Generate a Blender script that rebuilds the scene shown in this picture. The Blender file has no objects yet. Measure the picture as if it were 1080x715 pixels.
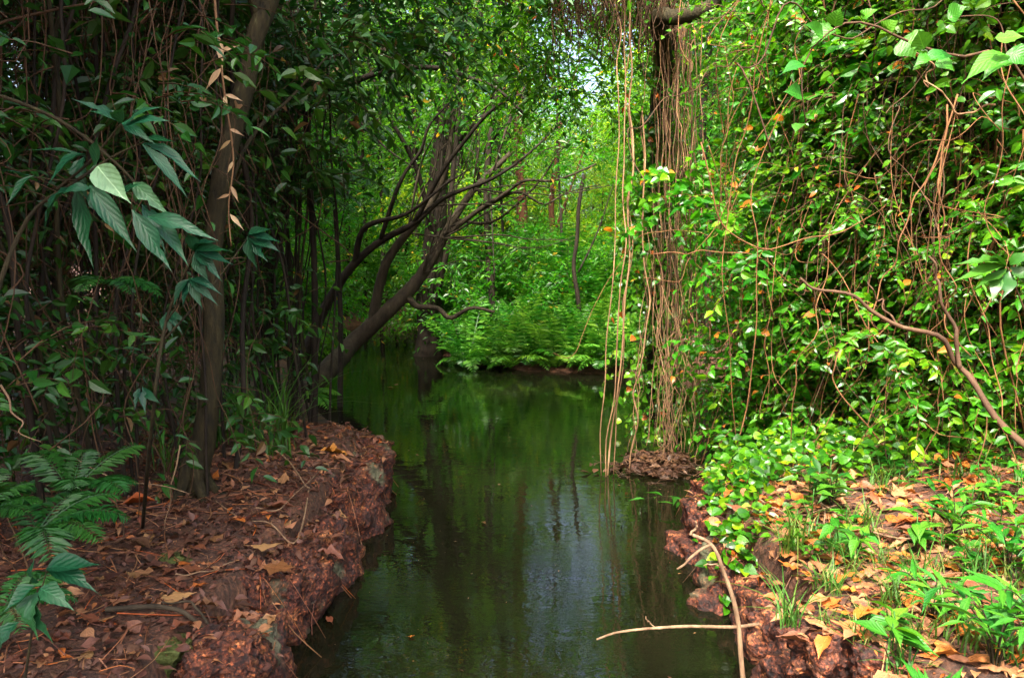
import bpy, math, random
import numpy as np
from mathutils import Vector, noise as mnoise

R = math.radians
SC = bpy.context.scene
COL = SC.collection
rng = np.random.default_rng(11)
random.seed(11)

# ------------------------------------------------------------------ camera
F = 800.0
CAMZ = 1.8
TH = math.atan((357.5 - 280.0) / F)
FW = np.array([0, math.cos(TH), -math.sin(TH)])
UP = np.array([0, math.sin(TH), math.cos(TH)])
RT = np.array([1.0, 0, 0])
CAM = np.array([0, 0, CAMZ])


def W(px, py, Y=None, z=None):
    """the point seen at a place of the photograph, at a distance Y ahead or on the height z"""
    d = RT * ((px - 540) / F) + UP * ((357.5 - py) / F) + FW
    t = Y / d[1] if Y is not None else (z - CAMZ) / d[2]
    return CAM + d * t


cam = bpy.data.cameras.new('camera')
co = bpy.data.objects.new('camera', cam)
COL.objects.link(co)
cam.sensor_width = 36
cam.lens = 36 * F / 1080
cam.clip_start = 0.05
cam.clip_end = 2000
co.location = CAM
co.rotation_euler = (math.pi / 2 - TH, 0, 0)
SC.camera = co

# ------------------------------------------------------------------ light
SUN_EL, SUN_AZ = 54.0, 199.0          # azimuth clockwise from +Y: behind the camera, to its left
w = bpy.data.worlds.new('World')
SC.world = w
w.use_nodes = True
nt = w.node_tree
for n in list(nt.nodes):
    nt.nodes.remove(n)
sky = nt.nodes.new('ShaderNodeTexSky')
sky.sky_type = 'NISHITA'
sky.sun_disc = False
sky.sun_elevation = R(SUN_EL)
sky.sun_rotation = R(SUN_AZ)
sky.air_density = 0.9
sky.dust_density = 8.0
sky.ozone_density = 0.6
bg = nt.nodes.new('ShaderNodeBackground')
bg.inputs[1].default_value = 0.15
wo = nt.nodes.new('ShaderNodeOutputWorld')
nt.links.new(sky.outputs[0], bg.inputs[0])
nt.links.new(bg.outputs[0], wo.inputs[0])
sl = bpy.data.lights.new('sun', 'SUN')
sl.energy = 2.6
sl.angle = R(4)
sl.color = (1.0, 0.95, 0.84)
so = bpy.data.objects.new('sun', sl)
COL.objects.link(so)
sd = Vector((math.sin(R(SUN_AZ)) * math.cos(R(SUN_EL)), math.cos(R(SUN_AZ)) * math.cos(R(SUN_EL)), math.sin(R(SUN_EL))))
so.rotation_euler = sd.to_track_quat('Z', 'Y').to_euler()
so.location = sd * 40
SC.view_settings.view_transform = 'Standard'
SC.view_settings.look = 'None'
SC.view_settings.exposure = 2.55
SC.view_settings.gamma = 1.0
SC.render.engine = 'CYCLES'
SC.cycles.max_bounces = 8
SC.cycles.diffuse_bounces = 4
SC.cycles.glossy_bounces = 3
SC.cycles.transmission_bounces = 6
SC.cycles.transparent_max_bounces = 4
SC.cycles.caustics_reflective = False
SC.cycles.caustics_refractive = False
SC.cycles.sample_clamp_indirect = 6.0
SC.cycles.use_denoising = True


# ------------------------------------------------------------------ materials
def mat_base(name):
    m = bpy.data.materials.new(name)
    m.use_nodes = True
    t = m.node_tree
    for n in list(t.nodes):
        t.nodes.remove(n)
    out = t.nodes.new('ShaderNodeOutputMaterial')
    p = t.nodes.new('ShaderNodeBsdfPrincipled')
    t.links.new(p.outputs[0], out.inputs[0])
    return m, t, p, out


def ramp(t, stops, interp='LINEAR'):
    r = t.nodes.new('ShaderNodeValToRGB')
    r.color_ramp.interpolation = interp
    e = r.color_ramp.elements
    while len(e) > 1:
        e.remove(e[-1])
    e[0].position = stops[0][0]
    e[0].color = (*stops[0][1], 1)
    for pos, c in stops[1:]:
        k = e.new(pos)
        k.color = (*c, 1)
    return r


def leaf_mat(name, stops, trans=0.35, rough=0.38, gain=1.5, spec=0.5, veins=0.0):
    """stops over the leaf's own tint value 0..1; the light let through is yellower"""
    m, t, p, out = mat_base(name)
    a = t.nodes.new('ShaderNodeAttribute')
    a.attribute_name = 'tint'
    rp = ramp(t, stops)
    t.links.new(a.outputs['Fac'], rp.inputs[0])
    tc = t.nodes.new('ShaderNodeTexCoord')
    nz = t.nodes.new('ShaderNodeTexNoise')
    nz.inputs['Scale'].default_value = 55
    nz.inputs['Detail'].default_value = 2
    t.links.new(tc.outputs['Object'], nz.inputs['Vector'])
    oi = t.nodes.new('ShaderNodeObjectInfo')
    hs = t.nodes.new('ShaderNodeHueSaturation')
    mr = t.nodes.new('ShaderNodeMapRange')
    mr.inputs[3].default_value = 0.485
    mr.inputs[4].default_value = 0.512
    t.links.new(oi.outputs['Random'], mr.inputs[0])
    t.links.new(mr.outputs[0], hs.inputs['Hue'])
    mv = t.nodes.new('ShaderNodeMapRange')
    mv.inputs[3].default_value = 0.75
    mv.inputs[4].default_value = 1.3
    t.links.new(nz.outputs['Fac'], mv.inputs[0])
    t.links.new(mv.outputs[0], hs.inputs['Value'])
    t.links.new(rp.outputs[0], hs.inputs['Color'])
    if veins:
        def mth(op, a, b=None):
            n = t.nodes.new('ShaderNodeMath')
            n.operation = op
            for q, x in enumerate((a, b)):
                if x is None:
                    continue
                if isinstance(x, (int, float)):
                    n.inputs[q].default_value = x
                else:
                    t.links.new(x, n.inputs[q])
            return n.outputs[0]
        al = t.nodes.new('ShaderNodeAttribute')
        al.attribute_name = 'along'
        ac = t.nodes.new('ShaderNodeAttribute')
        ac.attribute_name = 'across'
        av = mth('ABSOLUTE', ac.outputs['Fac'])
        st = mth('SINE', mth('SUBTRACT', mth('ADD', mth('MULTIPLY', al.outputs['Fac'], 44.0), mth('MULTIPLY', nz.outputs['Fac'], 5.0)), mth('MULTIPLY', av, 34.0)))
        side = mth('MULTIPLY', mth('GREATER_THAN', st, 0.86), mth('LESS_THAN', av, 2.0))
        rib = mth('MAXIMUM', mth('LESS_THAN', av, 0.022), mth('MULTIPLY', side, 0.16))
        vm = t.nodes.new('ShaderNodeMix')
        vm.data_type = 'RGBA'
        vm.blend_type = 'MULTIPLY'
        vm.inputs[7].default_value = (1 + 1.4 * veins, 1 + 1.0 * veins, 1 + 1.2 * veins, 1)
        t.links.new(rib, vm.inputs[0])
        t.links.new(rp.outputs[0], vm.inputs[6])
        t.links.new(vm.outputs[2], hs.inputs['Color'])
        bp = t.nodes.new('ShaderNodeBump')
        bp.inputs['Strength'].default_value = 0.22
        bp.inputs['Distance'].default_value = 0.003
        t.links.new(mth('ADD', st, mth('MULTIPLY', nz.outputs['Fac'], 2.0)), bp.inputs['Height'])
        t.links.new(bp.outputs[0], p.inputs['Normal'])
    t.links.new(hs.outputs[0], p.inputs['Base Color'])
    p.inputs['Roughness'].default_value = rough
    p.inputs['Specular IOR Level'].default_value = spec
    if trans > 0:
        tr = t.nodes.new('ShaderNodeBsdfTranslucent')
        g = t.nodes.new('ShaderNodeMix')
        g.data_type = 'RGBA'
        g.blend_type = 'MULTIPLY'
        g.inputs[0].default_value = 1
        g.inputs[7].default_value = (gain * 1.25, gain * 1.15, gain * 0.5, 1)
        t.links.new(hs.outputs[0], g.inputs[6])
        t.links.new(g.outputs[2], tr.inputs['Color'])
        mx = t.nodes.new('ShaderNodeMixShader')
        mx.inputs[0].default_value = trans
        t.links.new(p.outputs[0], mx.inputs[1])
        t.links.new(tr.outputs[0], mx.inputs[2])
        t.links.new(mx.outputs[0], out.inputs[0])
    return m


def bark_mat(name, c1, c2, c3=None, scale=14, bump=0.5, stretch=0.25, rough=0.85):
    m, t, p, out = mat_base(name)
    tc = t.nodes.new('ShaderNodeTexCoord')
    mp = t.nodes.new('ShaderNodeMapping')
    mp.inputs['Scale'].default_value = (1, 1, stretch)
    t.links.new(tc.outputs['Object'], mp.inputs[0])
    n1 = t.nodes.new('ShaderNodeTexNoise')
    n1.inputs['Scale'].default_value = scale
    n1.inputs['Detail'].default_value = 7
    n1.inputs['Roughness'].default_value = 0.65
    t.links.new(mp.outputs[0], n1.inputs[0])
    rp = ramp(t, [(0.3, c1), (0.62, c2)] + ([(0.75, c3)] if c3 else []))
    t.links.new(n1.outputs['Fac'], rp.inputs[0])
    t.links.new(rp.outputs[0], p.inputs['Base Color'])
    b = t.nodes.new('ShaderNodeBump')
    b.inputs['Strength'].default_value = bump
    b.inputs['Distance'].default_value = 0.02
    t.links.new(n1.outputs['Fac'], b.inputs['Height'])
    t.links.new(b.outputs[0], p.inputs['Normal'])
    p.inputs['Roughness'].default_value = rough
    p.inputs['Specular IOR Level'].default_value = 0.25
    return m


def rock_mat(name, moss=0.0):
    m, t, p, out = mat_base(name)
    tc = t.nodes.new('ShaderNodeTexCoord')
    ge = t.nodes.new('ShaderNodeNewGeometry')
    v = t.nodes.new('ShaderNodeTexVoronoi')
    v.inputs['Scale'].default_value = 34
    n1 = t.nodes.new('ShaderNodeTexNoise')
    n1.inputs['Scale'].default_value = 9
    n1.inputs['Detail'].default_value = 8
    n1.inputs['Roughness'].default_value = 0.7
    n2 = t.nodes.new('ShaderNodeTexNoise')
    n2.inputs['Scale'].default_value = 60
    n2.inputs['Detail'].default_value = 5
    n3 = t.nodes.new('ShaderNodeTexNoise')
    n3.inputs['Scale'].default_value = 3.2
    n3.inputs['Detail'].default_value = 5
    for n in (n1, n2, n3):
        t.links.new(ge.outputs['Position'], n.inputs['Vector'])
    wj = t.nodes.new('ShaderNodeVectorMath')
    wj.operation = 'MULTIPLY_ADD'
    wj.inputs[1].default_value = (0.06, 0.06, 0.06)
    t.links.new(n1.outputs['Color'], wj.inputs[0])
    t.links.new(ge.outputs['Position'], wj.inputs[2])
    t.links.new(wj.outputs[0], v.inputs['Vector'])
    rp = ramp(t, [(0.3, (0.012, 0.005, 0.004)), (0.46, (0.055, 0.016, 0.009)), (0.57, (0.13, 0.042, 0.018)), (0.69, (0.30, 0.14, 0.055)), (0.82, (0.45, 0.28, 0.13))])
    t.links.new(n1.outputs['Fac'], rp.inputs[0])
    r2 = ramp(t, [(0.4, (0.35, 0.3, 0.3)), (0.62, (1.5, 1.4, 1.3))])
    t.links.new(n2.outputs['Fac'], r2.inputs[0])
    mu = t.nodes.new('ShaderNodeMix')
    mu.data_type = 'RGBA'
    mu.blend_type = 'MULTIPLY'
    mu.inputs[0].default_value = 1
    t.links.new(rp.outputs[0], mu.inputs[6])
    t.links.new(r2.outputs[0], mu.inputs[7])
    vs = t.nodes.new('ShaderNodeTexVoronoi')
    vs.inputs['Scale'].default_value = 85
    t.links.new(wj.outputs[0], vs.inputs['Vector'])
    sx = t.nodes.new('ShaderNodeSeparateColor')
    t.links.new(vs.outputs['Color'], sx.inputs[0])
    rs = ramp(t, [(0.0, (0.3, 0.25, 0.25)), (0.5, (0.9, 0.9, 0.9)), (0.84, (1.1, 1.0, 1.0)), (0.9, (2.3, 2.1, 1.8))])
    t.links.new(sx.outputs[0], rs.inputs[0])
    mu3 = t.nodes.new('ShaderNodeMix')
    mu3.data_type = 'RGBA'
    mu3.blend_type = 'MULTIPLY'
    mu3.inputs[0].default_value = 1
    t.links.new(mu.outputs[2], mu3.inputs[6])
    t.links.new(rs.outputs[0], mu3.inputs[7])
    mu = mu3
    # lichen and moss patches with a shape of their own
    rl = ramp(t, [(0.60 - moss, (0, 0, 0)), (0.68 - moss, (1, 1, 1))])
    t.links.new(n3.outputs['Fac'], rl.inputs[0])
    ml = t.nodes.new('ShaderNodeMix')
    ml.data_type = 'RGBA'
    ml.inputs[7].default_value = (0.10, 0.10, 0.055, 1) if moss < 0.1 else (0.06, 0.075, 0.012, 1)
    t.links.new(rl.outputs[0], ml.inputs[0])
    t.links.new(mu.outputs[2], ml.inputs[6])
    t.links.new(ml.outputs[2], p.inputs['Base Color'])
    ad = t.nodes.new('ShaderNodeMath')
    ad.operation = 'ADD'
    t.links.new(v.outputs['Distance'], ad.inputs[0])
    t.links.new(n2.outputs['Fac'], ad.inputs[1])
    b = t.nodes.new('ShaderNodeBump')
    b.inputs['Strength'].default_value = 1.0
    b.inputs['Distance'].default_value = 0.012
    t.links.new(ad.outputs[0], b.inputs['Height'])
    t.links.new(b.outputs[0], p.inputs['Normal'])
    p.inputs['Roughness'].default_value = 0.7
    p.inputs['Specular IOR Level'].default_value = 0.4
    return m


def ground_mat():
    m, t, p, out = mat_base('soil')
    ge = t.nodes.new('ShaderNodeNewGeometry')
    n1 = t.nodes.new('ShaderNodeTexNoise')
    n1.inputs['Scale'].default_value = 5
    n1.inputs['Detail'].default_value = 9
    n1.inputs['Roughness'].default_value = 0.7
    n2 = t.nodes.new('ShaderNodeTexNoise')
    n2.inputs['Scale'].default_value = 45
    n2.inputs['Detail'].default_value = 6
    for n in (n1, n2):
        t.links.new(ge.outputs['Position'], n.inputs['Vector'])
    rp = ramp(t, [(0.3, (0.02, 0.009, 0.005)), (0.5, (0.065, 0.026, 0.013)), (0.7, (0.15, 0.062, 0.03))])
    t.links.new(n1.outputs['Fac'], rp.inputs[0])
    r2 = ramp(t, [(0.35, (0.5, 0.5, 0.5)), (0.65, (1.5, 1.45, 1.4))])
    t.links.new(n2.outputs['Fac'], r2.inputs[0])
    mu = t.nodes.new('ShaderNodeMix')
    mu.data_type = 'RGBA'
    mu.blend_type = 'MULTIPLY'
    mu.inputs[0].default_value = 1
    t.links.new(rp.outputs[0], mu.inputs[6])
    t.links.new(r2.outputs[0], mu.inputs[7])
    t.links.new(mu.outputs[2], p.inputs['Base Color'])
    b = t.nodes.new('ShaderNodeBump')
    b.inputs['Strength'].default_value = 0.9
    b.inputs['Distance'].default_value = 0.02
    t.links.new(n2.outputs['Fac'], b.inputs['Height'])
    t.links.new(b.outputs[0], p.inputs['Normal'])
    p.inputs['Roughness'].default_value = 0.85
    return m


def water_mat():
    m, t, p, out = mat_base('murky water')
    ge = t.nodes.new('ShaderNodeNewGeometry')
    n0 = t.nodes.new('ShaderNodeTexNoise')
    n0.inputs['Scale'].default_value = 0.6
    n0.inputs['Detail'].default_value = 3
    rp = ramp(t, [(0.35, (0.004, 0.005, 0.002)), (0.7, (0.009, 0.009, 0.004))])
    t.links.new(ge.outputs['Position'], n0.inputs[0])
    t.links.new(n0.outputs['Fac'], rp.inputs[0])
    t.links.new(rp.outputs[0], p.inputs['Base Color'])
    mp = t.nodes.new('ShaderNodeMapping')
    mp.inputs['Scale'].default_value = (1.0, 1.9, 1)
    t.links.new(ge.outputs['Position'], mp.inputs[0])
    n1 = t.nodes.new('ShaderNodeTexNoise')
    n1.inputs['Scale'].default_value = 4.5
    n1.inputs['Detail'].default_value = 3
    n1.inputs['Distortion'].default_value = 0.6
    n2 = t.nodes.new('ShaderNodeTexNoise')
    n2.inputs['Scale'].default_value = 26
    n2.inputs['Detail'].default_value = 2
    n3 = t.nodes.new('ShaderNodeTexNoise')
    n3.inputs['Scale'].default_value = 0.9
    n3.inputs['Detail'].default_value = 2
    for n in (n1, n2, n3):
        t.links.new(mp.outputs[0], n.inputs[0])
    # small ripples come in patches
    r3 = ramp(t, [(0.5, (0.12, 0.12, 0.12)), (0.66, (1, 1, 1))])
    t.links.new(n3.outputs['Fac'], r3.inputs[0])
    mm = t.nodes.new('ShaderNodeMath')
    mm.operation = 'MULTIPLY'
    t.links.new(n2.outputs['Fac'], mm.inputs[0])
    t.links.new(r3.outputs[0], mm.inputs[1])
    m2 = t.nodes.new('ShaderNodeMath')
    m2.operation = 'MULTIPLY_ADD'
    m2.inputs[1].default_value = 0.5
    t.links.new(mm.outputs[0], m2.inputs[0])
    t.links.new(n1.outputs['Fac'], m2.inputs[2])
    b = t.nodes.new('ShaderNodeBump')
    b.inputs['Strength'].default_value = 0.038
    b.inputs['Distance'].default_value = 0.04
    t.links.new(m2.outputs[0], b.inputs['Height'])
    t.links.new(b.outputs[0], p.inputs['Normal'])
    p.inputs['Roughness'].default_value = 0.015
    p.inputs['IOR'].default_value = 1.33
    return m


M = {}
G = lambda r, g, b: (r, g, b)
M['far'] = leaf_mat('far leaf', [(0, G(.014, .08, .003)), (.45, G(.03, .15, .005)), (.8, G(.075, .23, .009)), (.96, G(.16, .29, .012)), (1, G(.34, .22, .02))], .5, .4, 2.0)
M['sunny'] = leaf_mat('sunlit yellow green leaf', [(0, G(.04, .12, .004)), (.45, G(.10, .22, .006)), (.85, G(.22, .34, .012)), (1, G(.42, .36, .04))], .5, .4, 2.0)  # lightened towards yellow for the far wood's sunlit glow; varies the trees too
M['wall'] = leaf_mat('climber leaf', [(0, G(.012, .075, .003)), (.35, G(.028, .15, .004)), (.75, G(.075, .24, .006)), (.93, G(.22, .36, .008)), (.985, G(.42, .32, .012)), (1, G(.45, .14, .02))], .36, .34, 1.7)
M['dim'] = leaf_mat('dark shaded leaf', [(0, G(.005, .035, .005)), (.5, G(.014, .075, .007)), (.9, G(.045, .14, .009)), (1, G(.14, .08, .03))], .25, .4, 1.2)  # green darkened to carry the left side's shade; also serves dark-leaved plants
M['teal'] = leaf_mat('broad leaf', [(0, G(.004, .042, .018)), (.6, G(.008, .065, .026)), (.93, G(.02, .095, .035)), (1, G(.16, .32, .17))], .2, .4, 1.2, .35, .6)
M['dimfern'] = leaf_mat('shaded fern leaf', [(0, G(.006, .05, .006)), (1, G(.02, .1, .012))], .25, .42, 1.3, .35)  # fern green darkened, shade of the left edge put into the colour
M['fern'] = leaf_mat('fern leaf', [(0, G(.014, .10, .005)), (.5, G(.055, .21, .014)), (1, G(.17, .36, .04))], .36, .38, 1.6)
M['bright'] = leaf_mat('fresh leaf', [(0, G(.012, .09, .006)), (.5, G(.025, .145, .008)), (.9, G(.07, .22, .012)), (1, G(.22, .26, .03))], .32, .46, 1.5, .35, .5)
M['grass'] = leaf_mat('grass blade', [(0, G(.018, .075, .008)), (.6, G(.05, .135, .014)), (.8, G(.12, .16, .03)), (1, G(.28, .22, .09))], .3, .5, 1.4, .3)
M['dry'] = leaf_mat('dry leaf', [(0, G(.035, .016, .010)), (.16, G(.085, .036, .02)), (.3, G(.115, .06, .036)), (.42, G(.15, .052, .02)), (.55, G(.24, .115, .05)), (.72, G(.30, .155, .066)), (.86, G(.36, .10, .014)), (1, G(.40, .16, .03))], .12, .5, 1.0, .35, .35)
M['pale'] = leaf_mat('straw leaf', [(0, G(.3, .19, .09)), (1, G(.5, .36, .2))], .2, .5, 1.0, .3)
M['yellow'] = leaf_mat('yellow leaf', [(0, G(.5, .34, .03)), (1, G(.6, .5, .1))], .3, .45, 1.0, .4)
M['bark'] = bark_mat('grey brown bark', G(.014, .010, .006), G(.05, .037, .022), G(.1, .085, .05))
M['darkbark'] = bark_mat('dark bark', G(.006, .0045, .003), G(.026, .018, .011))
M['mossbark'] = bark_mat('olive bark', G(.007, .006, .003), G(.036, .028, .010), G(.085, .085, .035), 30, 1.0, .3)
M['vine'] = bark_mat('brown vine', G(.06, .025, .010), G(.19, .088, .034), G(.32, .19, .09), 20, .3)
M['darkvine'] = bark_mat('dark brown vine', G(.028, .015, .008), G(.085, .045, .022), None, 20, .3)
M['root'] = bark_mat('hanging root', G(.07, .035, .017), G(.26, .15, .075), G(.42, .29, .17), 12, .5)
M['stick'] = bark_mat('pale dead wood', G(.09, .05, .028), G(.26, .165, .095), G(.42, .32, .2), 22, .4)
M['brown_dead'] = bark_mat('brown dead wood', G(.03, .015, .009), G(.10, .055, .03), G(.36, .26, .16), 5, .5)
M['red'] = bark_mat('reddish bark', G(.06, .022, .012), G(.17, .07, .035))
M['rock'] = rock_mat('laterite')
M['mossrock'] = rock_mat('mossy laterite', .16)
M['soil'] = ground_mat()
M['water'] = water_mat()


# ------------------------------------------------------------------ mesh building
class MB:
    def __init__(s):
        s.v, s.f, s.t, s.n = [], [], [], 0
        s.uv = []

    def add(s, v, f, t=0.5, uv=None):
        """v (n,3); f (m,k) indices into v; t one tint or one per vertex"""
        v = np.asarray(v, float).reshape(-1, 3)
        f = np.asarray(f, int)
        s.v.append(v)
        s.f.append(f + s.n)
        s.t.append(np.broadcast_to(np.asarray(t, float), (len(v),)) if np.ndim(t) == 0 else np.asarray(t, float))
        s.uv.append(np.zeros((len(v), 2)) + [0, 9.] if uv is None else uv)
        s.n += len(v)
        return s

    def merge(s, o):
        for v, f, t in zip(o.v, o.f, o.t):
            s.v.append(v)
            s.t.append(t)
        for f in o.f:
            s.f.append(f + s.n)
        s.uv += o.uv
        s.n += o.n
        return s

    def data(s, name, mat, smooth=True, origin=None):
        me = bpy.data.meshes.new(name)
        v = np.concatenate(s.v) if s.v else np.zeros((0, 3))
        if origin is not None:
            v = v - np.asarray(origin)
        me.vertices.add(len(v))
        me.vertices.foreach_set('co', v.astype(np.float32).ravel())
        idx = np.concatenate([f.ravel() for f in s.f])
        cnt = np.concatenate([np.full(len(f), f.shape[1]) for f in s.f])
        me.loops.add(len(idx))
        me.loops.foreach_set('vertex_index', idx.astype(np.int32))
        me.polygons.add(len(cnt))
        st = np.concatenate([[0], np.cumsum(cnt)[:-1]])
        me.polygons.foreach_set('loop_start', st.astype(np.int32))
        me.polygons.foreach_set('loop_total', cnt.astype(np.int32))
        me.polygons.foreach_set('use_smooth', np.full(len(cnt), smooth))
        a = me.attributes.new('tint', 'FLOAT', 'POINT')
        a.data.foreach_set('value', np.concatenate(s.t).astype(np.float32))
        uv = np.concatenate(s.uv).astype(np.float32)
        for q, nm in enumerate(('along', 'across')):
            a = me.attributes.new(nm, 'FLOAT', 'POINT')
            a.data.foreach_set('value', np.ascontiguousarray(uv[:, q]))
        me.update(calc_edges=True)
        me.materials.append(M[mat])
        return me

    def build(s, name, mat, parent=None, smooth=True, origin=None):
        o = bpy.data.objects.new(name, s.data(name, mat, smooth, origin))
        COL.objects.link(o)
        if parent is not None:
            o.parent = parent
        elif origin is not None:
            o.location = origin
        return o


def link(name, me, parent=None, loc=(0, 0, 0), rz=0, sc=1.0, rot=None):
    o = bpy.data.objects.new(name, me)
    COL.objects.link(o)
    o.parent = parent
    o.location = loc
    o.rotation_euler = rot if rot is not None else (0, 0, rz)
    o.scale = (sc, sc, sc) if np.ndim(sc) == 0 else sc
    return o


def tag(o, label=None, cat=None, group=None, kind=None):
    if label:
        o['label'] = label
    if cat:
        o['category'] = cat
    if group:
        o['group'] = group
    if kind:
        o['kind'] = kind
    return o


def empty(name, loc=(0, 0, 0), rz=0, label=None, cat=None, group=None, sc=1.0):
    o = bpy.data.objects.new(name, None)
    COL.objects.link(o)
    o.location = loc
    o.rotation_euler = (0, 0, rz)
    o.scale = (sc, sc, sc) if np.ndim(sc) == 0 else sc
    o.empty_display_size = 0.1
    return tag(o, label, cat, group)


def copy_tree(o, parent=None):
    c = o.copy()
    COL.objects.link(c)
    c.parent = parent
    for ch in o.children:
        copy_tree(ch, c)
    return c


def nrm(a):
    a = np.asarray(a, float)
    return a / np.maximum(np.linalg.norm(a, axis=-1, keepdims=True), 1e-9)


def smooth_path(p, n):
    """Catmull-Rom through the points of p (columns beyond xyz come along), n samples"""
    p = np.asarray(p, float)
    q = np.vstack([2 * p[0] - p[1], p, 2 * p[-1] - p[-2]])
    out = []
    k = len(p) - 1
    for u in np.linspace(0, k, n):
        i = min(int(u), k - 1)
        t = u - i
        a, b, c, d = q[i], q[i + 1], q[i + 2], q[i + 3]
        out.append(0.5 * (2 * b + (c - a) * t + (2 * a - 5 * b + 4 * c - d) * t * t + (3 * b - a - 3 * c + d) * t ** 3))
    return np.array(out)


def tube(path, rad, sides=7, tint=0.5, lump=0.0, seed=0):
    """closed tapered tube along a path (n,3)"""
    P = np.asarray(path, float)
    n = len(P)
    rad = np.broadcast_to(np.asarray(rad, float), (n,))
    T = nrm(np.gradient(P, axis=0))
    a = np.array([1.0, 0, 0]) if abs(T[0][0]) < .8 else np.array([0, 1.0, 0])
    N = nrm(a - T[0] * np.dot(a, T[0]))
    ang = np.linspace(0, 2 * math.pi, sides, endpoint=False)
    rg = np.random.default_rng(seed)
    V = []
    for i in range(n):
        N = nrm(N - T[i] * np.dot(N, T[i]))
        B = np.cross(T[i], N)
        r = rad[i] * (1 + (lump * rg.normal(0, 1, sides) if lump else 0))
        V.append(P[i] + (np.cos(ang)[:, None] * N + np.sin(ang)[:, None] * B) * np.reshape(r, (-1, 1)))
    V = np.concatenate(V)
    i = np.arange(n - 1)[:, None] * sides
    j = np.arange(sides)[None, :]
    k = (np.arange(sides)[None, :] + 1) % sides
    Q = np.stack([i + j, i + k, i + sides + k, i + sides + j], -1).reshape(-1, 4)
    m = MB()
    m.add(V, Q, tint)
    m.f.append(np.array([list(range(sides - 1, -1, -1))]))
    m.f.append(np.array([[(n - 1) * sides + q for q in range(sides)]]))
    return m


def wiggle(p, amp, rg, n=24):
    """path through p with small irregular bends"""
    q = smooth_path(p, n)
    k = rg.normal(0, 1, (max(4, n // 3), 3))
    return q + smooth_path(k, n) * amp * np.linspace(0.15, 1, n)[:, None]


# leaf templates: (u along, v across, w up), faces
def leaf_tpl(prof, fold=0.15, droop=0.15, wave=0.0, us=None):
    """prof: half widths along the leaf; a strip either side of the midrib"""
    n = len(prof)
    us = np.linspace(0, 1, n) if us is None else np.asarray(us)
    V, Fq = [], []
    for i, (u, h) in enumerate(zip(us, prof)):
        dz = -droop * u * u
        wv = wave * math.sin(i * 2.4)
        V += [(u, h, dz + fold * h + wv * h), (u, 0, dz), (u, -h, dz + fold * h - wv * h)]
    for i in range(n - 1):
        a = 3 * i
        Fq += [(a, a + 1, a + 4, a + 3), (a + 1, a + 2, a + 5, a + 4)]
    return np.array(V, float), np.array(Fq)


T_dia = (np.array([(0, 0, 0), (.42, .5, .1), (1, 0, -.12), (.42, -.5, .1)], float), np.array([(0, 2, 1), (0, 3, 2)]))
T_ova = leaf_tpl([.04, .42, .5, .3, .01], .22, .2, us=[0, .22, .45, .75, 1])
T_rnd = leaf_tpl([.05, .3, .46, .53, .54, .5, .42, .3, .15, .03, .0], .16, .25, .03)
T_hrt = leaf_tpl([.2, .52, .55, .34, .01], .15, .22, us=[0, .14, .4, .72, 1])
T_lan = leaf_tpl([.03, .24, .42, .5, .47, .38, .26, .13, .04, .0], .2, .34)
T_big = leaf_tpl([.03, .16, .32, .44, .5, .49, .42, .32, .2, .1, .035, .0], .2, .28, .04)


def scatter(tpl, pos, d, nr, L, wd, tint):
    """many leaves in one go: base points, directions, normals, lengths, width ratios, tints"""
    V, Fc = tpl
    d = nrm(d)
    s = nrm(np.cross(nr, d))
    n = np.cross(d, s)
    L = np.asarray(L)[:, None, None]
    wd = np.broadcast_to(np.asarray(wd, float), (len(pos),))[:, None, None]
    P = pos[:, None, :] + L * (V[None, :, 0:1] * d[:, None, :] + V[None, :, 1:2] * wd * s[:, None, :] + V[None, :, 2:3] * n[:, None, :] * np.minimum(1, wd * 2))
    N, K = len(pos), len(V)
    f = (Fc[None] + (np.arange(N) * K)[:, None, None]).reshape(-1, Fc.shape[1])
    m = MB()
    m.add(P.reshape(-1, 3), f, np.repeat(tint, K), np.tile(V[:, :2], (N, 1)))
    return m


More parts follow.
